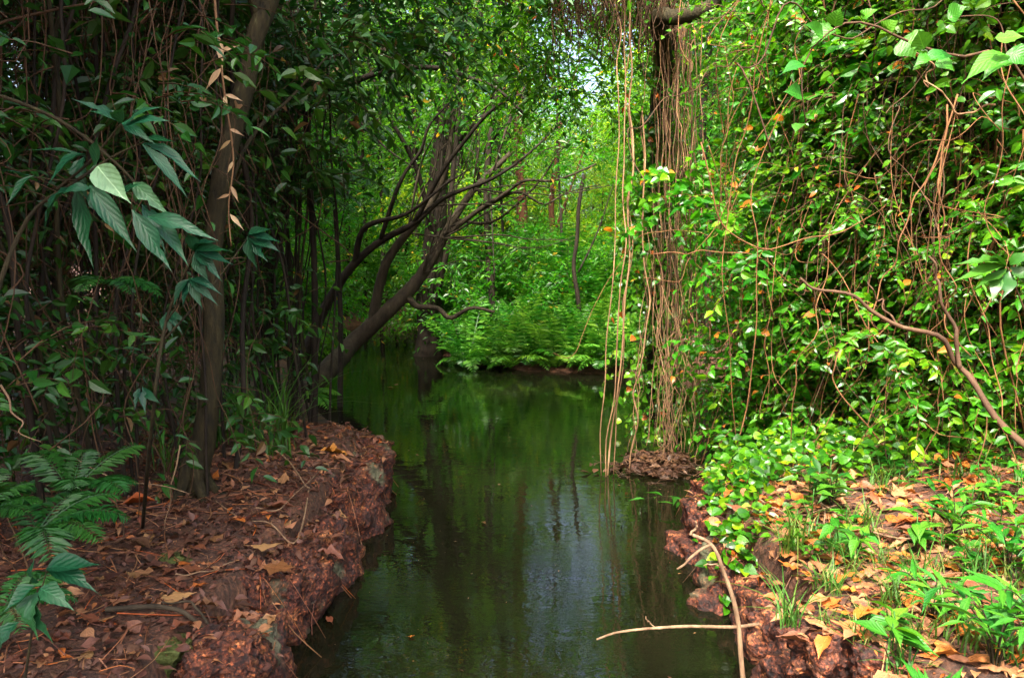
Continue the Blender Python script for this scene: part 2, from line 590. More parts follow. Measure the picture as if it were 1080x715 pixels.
def twigs(start, d, length, droop, nl, rg, leaf, lw, tpl, bias=(0, 0, .9), spread=.55, tw=.004, tint=(0, .95), rare=0.02, ratio=.6):
    """leafy twigs: returns (leaf MB, twig MB)"""
    N = len(start)
    d = nrm(d)
    length = np.broadcast_to(length, (N,))
    t = np.linspace(0.12, 1, nl)
    g = np.array([0, 0, -1.0])
    pos = start[:, None] + d[:, None] * (length[:, None] * t)[..., None] + g * (droop * length[:, None] * t ** 2)[..., None]
    tang = nrm(d[:, None] + g * (2 * droop * t)[None, :, None])
    rnd = rg.normal(0, 1, (N, nl, 3))
    side = nrm(np.cross(tang, np.array([0, 0, 1.0]) + .3 * rnd))
    sg = np.where(np.arange(nl) % 2, 1, -1)[None, :, None]
    ld = tang * .5 + side * sg * .9 + g * .25 + rnd * .25
    nr = np.asarray(bias)[None, None] + rg.normal(0, spread, (N, nl, 3))
    base = rg.random(N)[:, None] * .5 + rg.random((N, nl)) * .5
    tn = tint[0] + base * (tint[1] - tint[0])
    tn = np.where(rg.random((N, nl)) < rare, 1.0, tn)
    Ls = leaf * rg.uniform(.6, 1.25, (N, nl))
    lv = scatter(tpl, pos.reshape(-1, 3), ld.reshape(-1, 3), nr.reshape(-1, 3), Ls.ravel(), lw * rg.uniform(.8, 1.15, N * nl), tn.ravel())
    tm = MB()
    if tw > 0:
        tt = np.linspace(0, .97, 5)
        C = start[:, None] + d[:, None] * (length[:, None] * tt)[..., None] + g * (droop * length[:, None] * tt ** 2)[..., None]
        a = nrm(np.cross(d, np.array([.3, .2, 1.0])))
        b = np.cross(d, a)
        rr = tw * np.linspace(1, .35, 5)
        ring = np.stack([a, -.5 * a + .87 * b, -.5 * a - .87 * b], 1)
        V = C[:, :, None] + ring[:, None] * rr[None, :, None, None]
        fi = []
        for i in range(4):
            for k in range(3):
                k2 = (k + 1) % 3
                fi.append((i * 3 + k, i * 3 + k2, i * 3 + 3 + k2, i * 3 + 3 + k))
        fi = np.array(fi)
        tm.add(V.reshape(-1, 3), (fi[None] + (np.arange(N) * 15)[:, None, None]).reshape(-1, 4))
    return lv, tm


def in_ellipsoid(rg, n, r, shell=.0):
    p = nrm(rg.normal(0, 1, (n, 3)))
    u = rg.random(n) ** (1 / 3)
    u = shell + (1 - shell) * u
    return p * u[:, None] * np.asarray(r)


# ------------------------------------------------------------------ ground and water
left_px = [(120, 1100), (262, 800), (318, 715), (352, 650), (384, 600), (408, 550), (418, 515), (408, 480), (378, 457), (345, 442), (322, 420), (318, 402), (330, 380), (340, 362), (345, 345)]
right_px = [(440, 345), (442, 366), (470, 377), (520, 389), (600, 395), (680, 399), (745, 402), (757, 420), (760, 450), (752, 485), (742, 520), (722, 556), (720, 590), (735, 625), (758, 665), (785, 715), (815, 800), (920, 1100)]
POLY = np.array([W(a, b, z=0)[:2] for a, b in left_px + right_px])


def sdist(x, y):
    """signed distance to the water's edge, positive on land"""
    x, y = np.asarray(x, float), np.asarray(y, float)
    best = np.full(x.shape, 1e9)
    ins = np.zeros(x.shape, bool)
    n = len(POLY)
    for i in range(n):
        x1, y1 = POLY[i]
        x2, y2 = POLY[(i + 1) % n]
        dx, dy = x2 - x1, y2 - y1
        t = np.clip(((x - x1) * dx + (y - y1) * dy) / (dx * dx + dy * dy + 1e-12), 0, 1)
        best = np.minimum(best, np.hypot(x - x1 - t * dx, y - y1 - t * dy))
        c = (y1 > y) != (y2 > y)
        with np.errstate(divide='ignore', invalid='ignore'):
            xi = x1 + (y - y1) * dx / (dy if dy else 1e-12)
        ins ^= c & (x < xi)
    return np.where(ins, -best, best)


def sm(t):
    t = np.clip(t, 0, 1)
    return t * t * (3 - 2 * t)


def waves(x, y):
    return (np.sin(x * 1.7 + 1.3 * np.sin(y * 1.1)) * np.cos(y * 1.9 + x * .6) * .5 + np.sin(x * 4.3 + y * 3.1) * .25
            + np.sin(x * 9.1 - y * 7.7 + np.sin(y * 5)) * .14 + np.sin(x * 19 + 3 * np.sin(y * 11)) * np.sin(y * 17 + x * 5) * .08)


ISL = W(697, 497, z=0)[:2]


def ground_h(x, y):
    x, y = np.asarray(x, float), np.asarray(y, float)
    d = sdist(x, y)
    left = x < 0
    near = 1 - sm((y - np.where(left, 6.3, 5.2)) / 1.0)
    top = np.where(left, .40 + .05 * np.minimum(d, 3), .38 + .16 * np.minimum(d, 3.5))
    top = near * top + (1 - near) * (.12 + .16 * np.minimum(d, 6))
    wd = near * .14 + (1 - near) * .6
    rec = near * np.where(left, .20, .15) * sm((8 - y) / 1.0)
    far = sm((np.hypot(x, y) - 45) / 120)
    out = -.15 * (rec > .02) * (1 - sm((d - rec) / wd)) + top * sm((d - rec) / wd) + waves(x, y) * (.035 + far * 1.5) * sm(d / .3)
    inn = -.55 * sm(-d / .5)
    h = np.where(d > 0, out, inn)
    r = np.hypot((x - ISL[0]) / .42, (y - ISL[1] - .25) / .5)
    return np.maximum(h, -.55 + .60 * sm((1.35 - r) / .8) + .02 * waves(x * 3, y * 3))


def gh(x, y):
    return float(ground_h(np.array([x]), np.array([y]))[0])


def axis(lo, hi, step, far, grow=1.25):
    c = list(np.arange(lo, hi, step))
    s = step
    while c[-1] < far:
        s *= grow
        c.append(c[-1] + s)
    s = step
    while c[0] > -far:
        s *= grow
        c.insert(0, c[0] - s)
    return np.array(c)


gx = axis(-3.2, 4.0, .035, 300)
gy = axis(1.5, 9.0, .035, 300)
X, Y = np.meshgrid(gx, gy)
Z = ground_h(X.ravel(), Y.ravel())
mb = MB()
nx, ny = len(gx), len(gy)
i = (np.arange(ny - 1)[:, None] * nx + np.arange(nx - 1)[None]).ravel()
mb.add(np.stack([X.ravel(), Y.ravel(), Z], 1), np.stack([i, i + 1, i + 1 + nx, i + nx], 1))
tag(mb.build('ground', 'soil'), kind='structure')
mb = MB()
mb.add([(-12, -4, 0), (12, -4, 0), (12, 26, 0), (-12, 26, 0)], [(0, 1, 2, 3)])
tag(mb.build('water', 'water'), kind='structure')


# ------------------------------------------------------------------ rocks
def rock(name, c, size, label, seed, mat='rock', rz=0.0, cat='rock', group=None, sub=5, rough=.27, box=.5):
    """a pitted laterite lump: a box-like ball pushed in and out at several sizes"""
    import bmesh
    bm = bmesh.new()
    bmesh.ops.create_icosphere(bm, subdivisions=sub, radius=1)
    off = Vector((seed * 7.3, seed * 3.1, seed * 1.7))
    ca, sa = math.cos(rz), math.sin(rz)
    for v in bm.verts:
        p = v.co.copy()
        m = max(abs(p.x), abs(p.y), abs(p.z))
        q = p.lerp(p / m * .82, box)
        k = (1 + rough * mnoise.fractal(p * 1.3 + off, 1, 2, 3) * 1.4 + rough * .5 * mnoise.noise(p * 4 + off)
             + rough * .34 * mnoise.noise(p * 9 + off) + rough * .22 * mnoise.noise(p * 19 + off) + rough * .12 * mnoise.noise(p * 34 + off))
        pit = mnoise.noise(p * 11 + off * 2)
        if pit > .3:
            k -= (pit - .3) * .3 * rough / .22
        q = q * k
        if q.z > .62:
            q.z = .62 + (q.z - .62) * .5
        x, y = q.x * size[0], q.y * size[1]
        v.co = (x * ca - y * sa, x * sa + y * ca, q.z * size[2])
    me = bpy.data.meshes.new(name)
    bm.to_mesh(me)
    bm.free()
    me.polygons.foreach_set('use_smooth', np.full(len(me.polygons), True))
    me.materials.append(M[mat])
    o = bpy.data.objects.new(name, me)
    o.location = c
    COL.objects.link(o)
    return tag(o, label, cat, group)


def edge_rock(px, py, zc, size, label, seed, mat='rock', rz=0, **k):
    p = W(px, py, z=.42)
    return rock('laterite_rock', (p[0], p[1], zc), size, label, seed, mat, rz, **k)


def edge_x(y, side):
    """where the water's edge runs at the distance y"""
    xs = np.linspace(-2.6, 0.2, 1200) if side < 0 else np.linspace(0.2, 2.6, 1200)
    ins = sdist(xs, np.full(1200, y)) < 0
    return (xs[ins].min() if side < 0 else xs[ins].max()) if ins.any() else 0


def ledge(y, side, size, zc, label, seed, mat='rock', rz=0.0, inset=.92, **k):
    x = edge_x(y, side) + side * size[0] * inset
    return rock('laterite_rock', (x, y, zc), size, label, seed, mat, rz, **k)


edge_rock(236, 668, .30, (.17, .13, .15), 'lumpy reddish laterite rock at the near corner of the left bank', 1, rz=.3)
ledge(2.5, -1, (.22, .3, .34), .04, 'dark wet laterite lump low at the bottom edge beside the water', 6, rz=.2, inset=1.13)
ledge(3.05, -1, (.19, .26, .33), .06, 'dark red laterite block under the lumpy red rock, facing the water', 2, rz=.2, inset=1.03)
ledge(3.65, -1, (.24, .34, .40), .06, 'tall pitted laterite block in the middle of the left bank edge', 3, rz=-.3, inset=1.18)
ledge(4.3, -1, (.22, .30, .36), .05, 'dark laterite block just before the bend of the left bank', 21, rz=.1, inset=0.98)
ledge(4.95, -1, (.27, .36, .44), .05, 'laterite block with pale lichen at the bend of the left bank', 4, rz=-.35, inset=1.13)
ledge(5.65, -1, (.28, .36, .40), .06, 'rounded laterite block after the bend of the left bank', 22, rz=.2, inset=0.98)
ledge(6.35, -1, (.42, .36, .33), .06, 'flat laterite slab at the far end of the left bank', 5, rz=.35, inset=1.08)
edge_rock(150, 672, .33, (.17, .10, .10), 'dim mossy rock beside the lumpy red rock', 7, 'mossrock', .1)
edge_rock(60, 700, .2, (.3, .2, .22), 'unlit mossy rock in the dark left corner', 8, 'mossrock', .1)
edge_rock(184, 592, .42, (.085, .06, .05), 'small cushion of olive moss on the left bank litter', 9, 'mossrock', 0, sub=4, rough=.15, box=.1)
# right bank
ledge(5.15, 1, (.26, .30, .33), .07, 'crumbling orange laterite block at the tip of the right bank', 11, rz=.3, inset=1.15)
ledge(4.6, 1, (.28, .36, .34), .05, 'laterite block under the fallen leaves on the right bank edge', 12, rz=-.2, inset=1.15)
ledge(4.0, 1, (.26, .34, .33), .03, 'dark laterite block in the shaded side of the right bank', 13, rz=.3, inset=1.2)
ledge(3.4, 1, (.24, .32, .32), .03, 'dark laterite block behind the bent stick', 23, rz=.1, inset=1.2)
ledge(2.85, 1, (.24, .30, .32), .02, 'dark rock below the red and yellow pitted rock', 16, rz=.5, inset=1.3)
edge_rock(872, 682, .42, (.15, .11, .12), 'red and yellow pitted rock with a leaf behind it at the right bank edge', 14, rz=.5)
edge_rock(922, 704, .44, (.085, .075, .085), 'small ochre rock next to the red and yellow pitted rock', 15, rz=-.4, sub=4)
ledge(4.65, 1, (.15, .2, .14), -.02, 'wet dark rock in the water by the bent stick', 17, rz=.2, inset=.4, sub=4)
ledge(3.9, 1, (.10, .12, .11), -.02, 'small wet rock at the foot of the right bank', 18, rz=.8, inset=.4, sub=4)
edge_rock(1035, 560, .58, (.16, .12, .1), 'dark hollow stump-like rock among the right bank plants', 19, 'rock', .8, sub=4)


from mathutils.bvhtree import BVHTree
_v, _f = [], []
for o in COL.objects:
    if o.name.startswith('laterite_rock'):
        n0 = len(_v)
        _v += [v.co + o.location for v in o.data.vertices]
        _f += [[n0 + i for i in p.vertices] for p in o.data.polygons]
ROCKS = BVHTree.FromPolygons(_v, _f)


def surf(x, y):
    """height of whatever lies uppermost, soil or rock"""
    z = np.array(ground_h(x, y), float)
    for i in range(len(z)):
        h = ROCKS.ray_cast(Vector((x[i], y[i], 3)), Vector((0, 0, -1)))[0]
        if h is not None and h.z > z[i]:
            z[i] = h.z
    return z


# ------------------------------------------------------------------ leaves listed one by one
def bend(prof, rg):
    """a template of its own: bent, folded, wavy and a little lopsided, sometimes nibbled"""
    V, Fc = leaf_tpl(prof, rg.uniform(.05, .4), rg.uniform(.05, .55), rg.uniform(0, .12))
    V = V.copy()
    V[:, 1] += rg.normal(0, .05) * V[:, 0] ** 2 * 3
    V[:, 2] += .05 * np.sin(V[:, 0] * rg.uniform(3, 8) + rg.uniform(0, 6))
    V[0::3, 1] *= rg.uniform(.85, 1.1) + rg.normal(0, .05, len(V) // 3)
    V[2::3, 1] *= rg.uniform(.85, 1.1) + rg.normal(0, .05, len(V) // 3)
    if rg.random() < .3:
        q = rg.integers(2, len(V) // 3 - 3)
        V[3 * q + 2 * rg.integers(0, 2), 1] *= .45
    return V, Fc


P_BIG = [.03, .16, .32, .44, .5, .49, .42, .32, .2, .1, .035, .0]
P_LAN = [.03, .24, .42, .5, .47, .38, .26, .13, .04, .0]
P_RND = [.05, .3, .46, .53, .54, .5, .42, .3, .15, .03, .0]
VB, VL, VR = [[bend(p, np.random.default_rng(60 + i + 30 * j)) for i in range(9)] for j, p in enumerate((P_BIG, P_LAN, P_RND))]


def px_leaf(b, t, wpx, Yb, Yt, tint=.5, nface=(-.2, -.55, .8), tpl=None, rg=rng):
    """one leaf from the point seen at b to that seen at t, wpx wide there"""
    p0, p1 = W(*b, Y=Yb), W(*t, Y=Yt)
    d = p1 - p0
    L = np.linalg.norm(d)
    wd = wpx * .5 * (Yb + Yt) / F / L
    tpl = (tpl or VB)[rg.integers(0, 9)]
    n = np.asarray(nface, float) + rg.normal(0, .18, 3)
    return scatter(tpl, p0[None], d[None], n[None], np.array([L]), np.array([wd * 1.0]), np.array([tint]))


def leafy_thing(name, label, cat, base, stems, leaves, leaf_m, stem_m, group=None, leaf_name='leaf'):
    """a plant whose leaves are parts: stems [(points, radius)], leaves [(MB, part label)]"""
    root = empty(name, base, 0, label, cat, group)
    sb = MB()
    for pts, r in stems:
        q = smooth_path(pts, 16)
        sb.merge(tube(q, np.linspace(r, r * .45, 16), 6))
    sb.build('stem', stem_m, root, origin=base)
    for m, lab in leaves:
        o = m.build(leaf_name, leaf_m, root, origin=base)
        if lab:
            o['label'] = lab
    return root


# broad leaved sapling leaning in from the left, near the camera
lv = []
YS = 2.3
spec = [  # base, tip, width, tint
    ((128, 130), (176, 122), 17, .6), ((128, 130), (168, 106), 15, .7), ((128, 130), (122, 102), 17, .75), ((128, 130), (80, 98), 13, .5),
    ((128, 130), (160, 146), 12, .5), ((128, 130), (98, 108), 14, .65), ((150, 150), (214, 180), 18, .6), ((150, 152), (203, 206), 14, .45),
    ((152, 150), (182, 142), 12, .5), ((92, 165), (42, 173), 22, .35), ((92, 165), (24, 150), 9, .3), ((88, 165), (80, 206), 22, .4),
    ((95, 160), (74, 142), 12, .6), ((100, 175), (103, 140), 15, .7), ((104, 176), (128, 210), 30, 1.0), ((140, 192), (172, 222), 20, .95),
    ((78, 195), (24, 240), 26, .25), ((80, 196), (98, 284), 24, .3), ((95, 196), (140, 262), 22, .4), ((122, 205), (150, 192), 16, .55),
    ((96, 198), (60, 196), 15, .4), ((140, 222), (182, 286), 24, .3), ((150, 215), (176, 262), 17, .35), ((155, 228), (225, 245), 20, .7),
    ((165, 236), (196, 262), 20, .5), ((96, 196), (116, 236), 20, .5), ((40, 188), (2, 178), 14, .4), ((36, 186), (0, 214), 13, .3)]
for b, t, wp, tn in spec:
    lab = 'pale upturned leaf' if tn >= .95 else None
    dy = rng.uniform(-.12, .12)
    lv.append((px_leaf(b, t, wp * .92, YS + dy, YS + dy - rng.uniform(.02, .12), tn), lab))
st = [([W(-40, 470, Y=2.2), W(-10, 330, Y=2.2), W(30, 230, Y=2.3), W(82, 190, Y=2.3)], .010),
      ([W(-30, 92, Y=2.3), W(30, 112, Y=2.3), W(80, 138, Y=2.3), W(140, 190, Y=2.3), W(165, 236, Y=2.3)], .007),
      ([W(60, 200, Y=2.3), W(95, 170, Y=2.3), W(128, 130, Y=2.3)], .005), ([W(82, 190, Y=2.3), W(120, 165, Y=2.3), W(152, 150, Y=2.3)], .005),
      ([W(82, 190, Y=2.3), W(60, 190, Y=2.3), W(36, 187, Y=2.3)], .004)]
leafy_thing('broadleaf_sapling', 'dark teal broad-leaved sapling hanging in from the left edge, with one pale leaf', 'plant', W(-40, 470, Y=2.2), st, lv, 'teal', 'mossbark')

# five-fingered leaves beside the leaning trunk
lv = []
for (cx, cy, s, Yd, cnt, a0) in [(205, 265, 38, 2.9, 6, -.2), (262, 250, 34, 3.3, 5, .3), (200, 295, 32, 2.9, 5, 1.2), (150, 408, 24, 2.7, 3, 1.5), (175, 330, 22, 3.1, 4, 1.0)]:
    for k in range(cnt):
        a = a0 + (k - (cnt - 1) / 2) * .62
        tx, ty = cx + s * math.cos(a), cy + s * .75 * math.sin(a) + 6
        lv.append((px_leaf((cx, cy), (tx, ty), s * .36, Yd, Yd - .06, rng.uniform(.0, .5)), None))
base = W(150, 560, z=.42)
st = [([base, W(160, 450, Y=2.8), W(175, 340, Y=2.9), W(205, 265, Y=2.9)], .009), ([W(172, 360, Y=2.9), W(225, 300, Y=3.1), W(262, 250, Y=3.3)], .005),
      ([W(165, 430, Y=2.8), W(150, 415, Y=2.7), W(150, 400, Y=2.6)], .004), ([W(175, 340, Y=2.9), W(195, 310, Y=2.9), W(200, 295, Y=2.9)], .004)]
leafy_thing('palmate_sapling', 'dark sapling with hand-shaped leaves in front of the leaning olive trunk', 'plant', base, st, lv, 'teal', 'mossbark')

# pale bluish leaves in the bottom left corner
lv = []
for b, t, wp, tn in [((40, 622), (18, 672), 34, .9), ((40, 622), (36, 682), 26, .8), ((42, 620), (70, 634), 22, .8), ((38, 618), (0, 640), 20, .5), ((40, 615), (22, 596), 14, .4), ((50, 600), (96, 590), 24, .1), ((50, 600), (100, 612), 22, .1), ((20, 655), (-20, 690), 24, .3)]:
    lv.append((px_leaf(b, t, wp, 1.9, 1.84, tn), None))
base = W(20, 760, Y=1.95)
leafy_thing('seedling', 'seedling with drooping blue-grey leaves in the dark bottom left corner', 'plant', base, [([base, W(30, 690, Y=1.93), W(40, 620, Y=1.9)], .005), ([W(38, 640, Y=1.9), W(50, 600, Y=1.92)], .003)], lv, 'teal', 'mossbark')

# climber with large fresh leaves, top right
lv = []
for b, t, wp, tn in [((880, 30), (858, 40), 22, .6), ((880, 28), (884, 8), 18, .6), ((868, 38), (848, 26), 18, .5), ((935, 34), (940, 20), 24, .7), ((952, 40), (970, 56), 32, .5), ((975, 52), (968, 32), 20, .6), ((958, 44), (982, 36), 20, .8),
                     ((976, 62), (1008, 52), 16, .4), ((985, 62), (968, 66), 18, .6), ((988, 64), (1004, 70), 16, .7), ((1062, 60), (1022, 58), 26, .8), ((1062, 62), (1034, 78), 26, .5), ((1050, 40), (1082, 36), 22, .8), ((1062, 55), (1088, 64), 22, .5), ((848, 70), (828, 62), 18, .5), ((846, 100), (826, 96), 16, .5), ((852, 105), (866, 98), 14, .6), ((850, 130), (838, 136), 18, .6), ((1000, 20), (1020, 8), 22, .5), ((910, 22), (920, 6), 18, .9)]:
    Yd = 3.4 + rng.uniform(-.15, .15)
    lv.append((px_leaf(b, t, wp, Yd, Yd - .05, tn, (-.4, -.7, .6), VR), None))
base = W(1105, 130, Y=3.5)
leafy_thing('large_leaf_climber', 'climber with big fresh green leaves along a dark twig across the top right', 'climber', base,
            [([base, W(1062, 58, Y=3.45), W(1010, 60, Y=3.4), W(960, 45, Y=3.4), W(915, 25, Y=3.4), W(880, 30, Y=3.4), W(846, 70, Y=3.4), W(850, 130, Y=3.4)], .007), ([W(1062, 58, Y=3.45), W(1050, 20, Y=3.45), W(1000, 18, Y=3.45)], .004)], lv, 'bright', 'darkvine')

# bluish leaves at the right edge
lv = []
for b, t, wp, tn in [((1062, 280), (1012, 268), 15, .8), ((1062, 282), (1005, 290), 15, .9), ((1062, 284), (1028, 304), 15, .6), ((1062, 280), (1040, 262), 14, .5), ((1066, 282), (1092, 296), 16, .5), ((1064, 286), (1060, 318), 16, .4), ((1066, 280), (1085, 262), 16, .6), ((1056, 286), (1042, 316), 13, .6)]:
    lv.append((px_leaf(b, t, wp, 3.3, 3.22, tn, (-.4, -.6, .7)), None))
base = W(1110, 420, Y=3.5)
leafy_thing('sapling', 'sapling with long bluish-green leaves at the middle of the right edge', 'plant', base, [([base, W(1085, 340, Y=3.4), W(1063, 282, Y=3.3)], .006)], lv, 'dim', 'darkvine')

# fresh lance-leaved plants in the bottom right corner
def lance_plant(base_px, Yb, label, nst, h, leaf, seed, mat='bright', lw=.24, nl=8, lean=(-.3, -.2)):
    """arching stems with two ranks of lance-shaped leaves, each leaf a part"""
    rg = np.random.default_rng(seed)
    b = W(*base_px, Y=Yb)
    b[2] = gh(b[0], b[1])
    root = empty('lance_leaf_plant', b, 0, label, 'plant')
    sb = MB()
    for k in range(nst):
        a = 2.4 * k + rg.uniform(-.4, .4)
        out = np.array([math.cos(a), math.sin(a), 0]) * rg.uniform(.35, .8) + np.array([*lean, 0])
        hh = h * rg.uniform(.7, 1.15)
        C = smooth_path([(0, 0, -.02), out * hh * .25 + [0, 0, hh * .55], out * hh * .75 + [0, 0, hh * .95], out * hh * 1.2 + [0, 0, hh * .95]], 14)
        sb.merge(tube(C, np.linspace(.0035, .0015, 14), 5, .2))
        T = nrm(np.gradient(C, axis=0))
        for q in range(nl):
            i_ = int(3 + q * 10 / max(nl - 1, 1))
            s_ = nrm(np.cross(T[i_], [0, 0, 1.0])) * (1 if q % 2 else -1)
            d = T[i_] * (.55 if q < nl - 1 else 2) + s_ * .9 + np.array([0, 0, rg.uniform(-.15, .35)])
            L = leaf * rg.uniform(.75, 1.15) * (.75 + .25 * math.sin(math.pi * q / nl))
            m = scatter(VL[rg.integers(0, 9)], C[i_][None], d[None], (np.array([0, 0, 1.0]) + rg.normal(0, .22, 3))[None], np.array([L]), np.array([lw * rg.uniform(.85, 1.15)]), np.array([rg.uniform(0, .9)]))
            m.build('leaf', mat, root)
    sb.build('stem', 'mossbark', root)
    return root


lance_plant((1050, 690), 2.35, 'lance-leaved plant filling the bottom right corner', 7, .22, .15, 901, lean=(-.1, -.25), lw=.2)
lance_plant((1100, 690), 2.4, 'lance-leaved plant cut by the right edge, next to the corner plant', 5, .24, .15, 902, lw=.2)
lance_plant((985, 630), 2.7, 'lance-leaved plant just behind the corner plant, leaves splayed', 5, .15, .12, 903, lean=(-.1, -.2), lw=.2)
lance_plant((985, 712), 2.2, 'low lance-leaved plant right of the small ochre rock', 3, .10, .12, 904, lean=(0, -.2), lw=.2)
lance_plant((1010, 520), 3.4, 'lance-leaved plant on the right bank under the dead branch', 5, .22, .13, 905)
lance_plant((1068, 560), 3.0, 'lance-leaved plant near the right edge above the hollow rock', 5, .24, .14, 906)
lance_plant((880, 500), 4.0, 'dark lance-leaved plant near the tip of the right bank', 5, .2, .14, 907, 'dim', .3)
lance_plant((752, 512), 5.4, 'lance-leaved plant leaning over the water at the right bank tip', 6, .28, .15, 908, lean=(-.7, -.3))
lance_plant((905, 560), 3.3, 'fresh lance-leaved plant among orange leaves mid right bank', 3, .16, .11, 909, lw=.42, nl=6)
lance_plant((866, 618), 2.9, 'plant with broad dark leaves behind the pitted rock', 2, .14, .12, 910, 'dim', .5, 5)


# ------------------------------------------------------------------ ferns
def frond(rg, L, lift, nump=18, pin=.22, droop=.9, az=0.0, w=.22):
    """one fern frond from the origin"""
    t = np.linspace(0, 1, nump)
    r = L * t * (1 - .18 * t)
    z = L * (lift * t - droop * t * t * .6)
    ca, sa = math.cos(az), math.sin(az)
    C = np.stack([r * ca, r * sa, z], 1)
    tang = nrm(np.gradient(C, axis=0))
    side = nrm(np.cross(tang, [0, 0, 1.0]))
    up = np.cross(side, tang)
    ln = L * pin * np.sin(np.pi * np.clip(.12 + .88 * t, 0, 1)) ** .7 + .008
    pos = np.concatenate([C[1:], C[1:]])
    d = np.concatenate([side[1:] + .45 * tang[1:], -side[1:] + .45 * tang[1:]]) + rg.normal(0, .08, (2 * (nump - 1), 3)) - np.array([0, 0, .18])
    n = np.concatenate([up[1:], up[1:]]) + rg.normal(0, .12, (2 * (nump - 1), 3))
    base = rg.uniform(.1, .9)
    m = scatter(T_dia, pos, d, n, np.concatenate([ln[1:], ln[1:]]), w, np.clip(base + rg.normal(0, .12, 2 * (nump - 1)), 0, 1))
    m.merge(tube(C, np.linspace(.005, .0015, nump) * L * 1.4, 3, .3))
    return m


def fern_mb(rg, n=12, L=.6):
    m = MB()
    for k in range(n):
        m.merge(frond(rg, L * rg.uniform(.7, 1.2), rg.uniform(.7, 2.0), 16, .24, rg.uniform(.8, 1.5), k * 2.4 + rg.uniform(-.3, .3), .3))
    return m


FERN = [fern_mb(np.random.default_rng(50 + k), 12 + k, .66).data('fern', 'fern', False) for k in range(4)]
k = 0
ferns = []
for px in np.arange(478, 660, 10.5):
    for row in range(4):
        x0 = px + rng.uniform(-7, 7)
        yy = 389 - row * 4 + rng.uniform(-2, 2) + (px - 560) * .06
        p = W(x0, min(yy, 393), z=0)
        p[1] += -.05 + row * .5
        s = rng.uniform(.85, 1.35)
        row_n = ('overhanging the water', 'in the bright bank behind', 'in the bright bank behind', 'in the bright bank behind')[row]
        o = link('fern', FERN[k % 4], None, (p[0], p[1], max(gh(p[0], p[1]), .03) + (0, .12, .3, .5)[row]), rng.uniform(0, 6.28), s)
        tag(o, 'bright green fern on the far bank edge ' + ('overhanging the water' if row == 0 else 'behind the ferns at the water'), 'fern', 'ferns at the far water edge' if row == 0 else 'ferns on the far bank')
        k += 1
for j in range(46):
    px = rng.uniform(330, 800)
    Yd = rng.uniform(14.5, 21)
    x = (px - 540) / F * Yd
    if sdist(np.array([x]), np.array([Yd]))[0] < .2:
        continue
    o = link('fern', FERN[k % 4], None, (x, Yd, gh(x, Yd) + rng.uniform(.1, .5)), rng.uniform(0, 6.28), rng.uniform(1.2, 2.1))
    tag(o, 'tall fern in the undergrowth of the wood behind the far bank', 'fern', 'ferns in the far wood')
    k += 1
# bigger near fern at the left edge, with fronds as parts
def near_fern(base, L, azs, label, s=1.0, mat='fern', lift=.8):
    rg = np.random.default_rng(int(abs(base[0] * 100)) + 3)
    root = empty('fern', base, 0, label, 'fern')
    for a in azs:
        frond(rg, L * rg.uniform(.85, 1.15), lift * rg.uniform(.7, 1.2), 22, .24, 1.0, a, .3).build('frond', mat, root, False)


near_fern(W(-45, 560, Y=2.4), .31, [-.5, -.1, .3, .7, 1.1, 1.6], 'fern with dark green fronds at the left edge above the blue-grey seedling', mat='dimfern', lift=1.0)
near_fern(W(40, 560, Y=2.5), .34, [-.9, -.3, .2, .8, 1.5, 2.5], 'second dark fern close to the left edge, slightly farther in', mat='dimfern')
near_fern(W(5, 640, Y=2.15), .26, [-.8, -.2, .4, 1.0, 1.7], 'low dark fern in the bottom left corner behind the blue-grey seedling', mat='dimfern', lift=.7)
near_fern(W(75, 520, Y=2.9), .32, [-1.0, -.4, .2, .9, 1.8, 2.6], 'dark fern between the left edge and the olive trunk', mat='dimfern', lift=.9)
near_fern(W(320, 418, Y=8.6), .55, [-1.2, -.7, -.2, .3, 1.0], 'fern with a few pale fronds under the leaning trunks', lift=.6)
near_fern(W(112, 300, Y=3.4), .3, [-1.6, -.6, -.2, .4, 1.2, 2.6], 'small fern-leaved sprig hanging in the left thicket', mat='dimfern', lift=.5)


# ------------------------------------------------------------------ trees with trunks drawn after the photo
def px_path(pts):
    return np.array([W(a, b, Y=c) for a, b, c in pts])


def limb(pts, r0, r1, n=26, sides=9, lump=.05, wig=.0, seed=0, taper=1.0):
    p = px_path(pts) if len(pts[0]) == 3 and not isinstance(pts, np.ndarray) else np.asarray(pts)
    q = wiggle(p, wig, np.random.default_rng(seed), n) if wig else smooth_path(p, n)
    return tube(q, r0 + (r1 - r0) * np.linspace(0, 1, n) ** taper, sides, .5, lump, seed)


def tree(name, label, base, trunk, branches, crown=None, mat='bark', cmat='dim', group=None, cat='tree', tname='trunk'):
    root = empty(name, base, 0, label, cat, group)
    if crown is not None:
        trunk.merge(crown[1])
    trunk.build(tname, mat, root, origin=base)
    for b in branches:
        b.build('branch', mat, root, origin=base)
    if crown is not None:
        crown[0].build('crown', cmat, root, False, origin=base)
    return root


def crown_at(centers, rad, ntw, rg, leaf=.1, tl=.45, nl=8, lw=.42, tpl=T_dia, droop=.35, bias=(0, 0, .9), tw=.004, **k):
    C = np.asarray(centers, float)
    i = rg.integers(0, len(C), ntw)
    off = in_ellipsoid(rg, ntw, rad)
    d = nrm(off) + rg.normal(0, .5, (ntw, 3)) + np.array([0, 0, .1])
    return twigs(C[i] + off, d, tl * rg.uniform(.6, 1.3, ntw), droop, nl, rg, leaf, lw, tpl, bias, .55, tw, **k)


rg = np.random.default_rng(5)
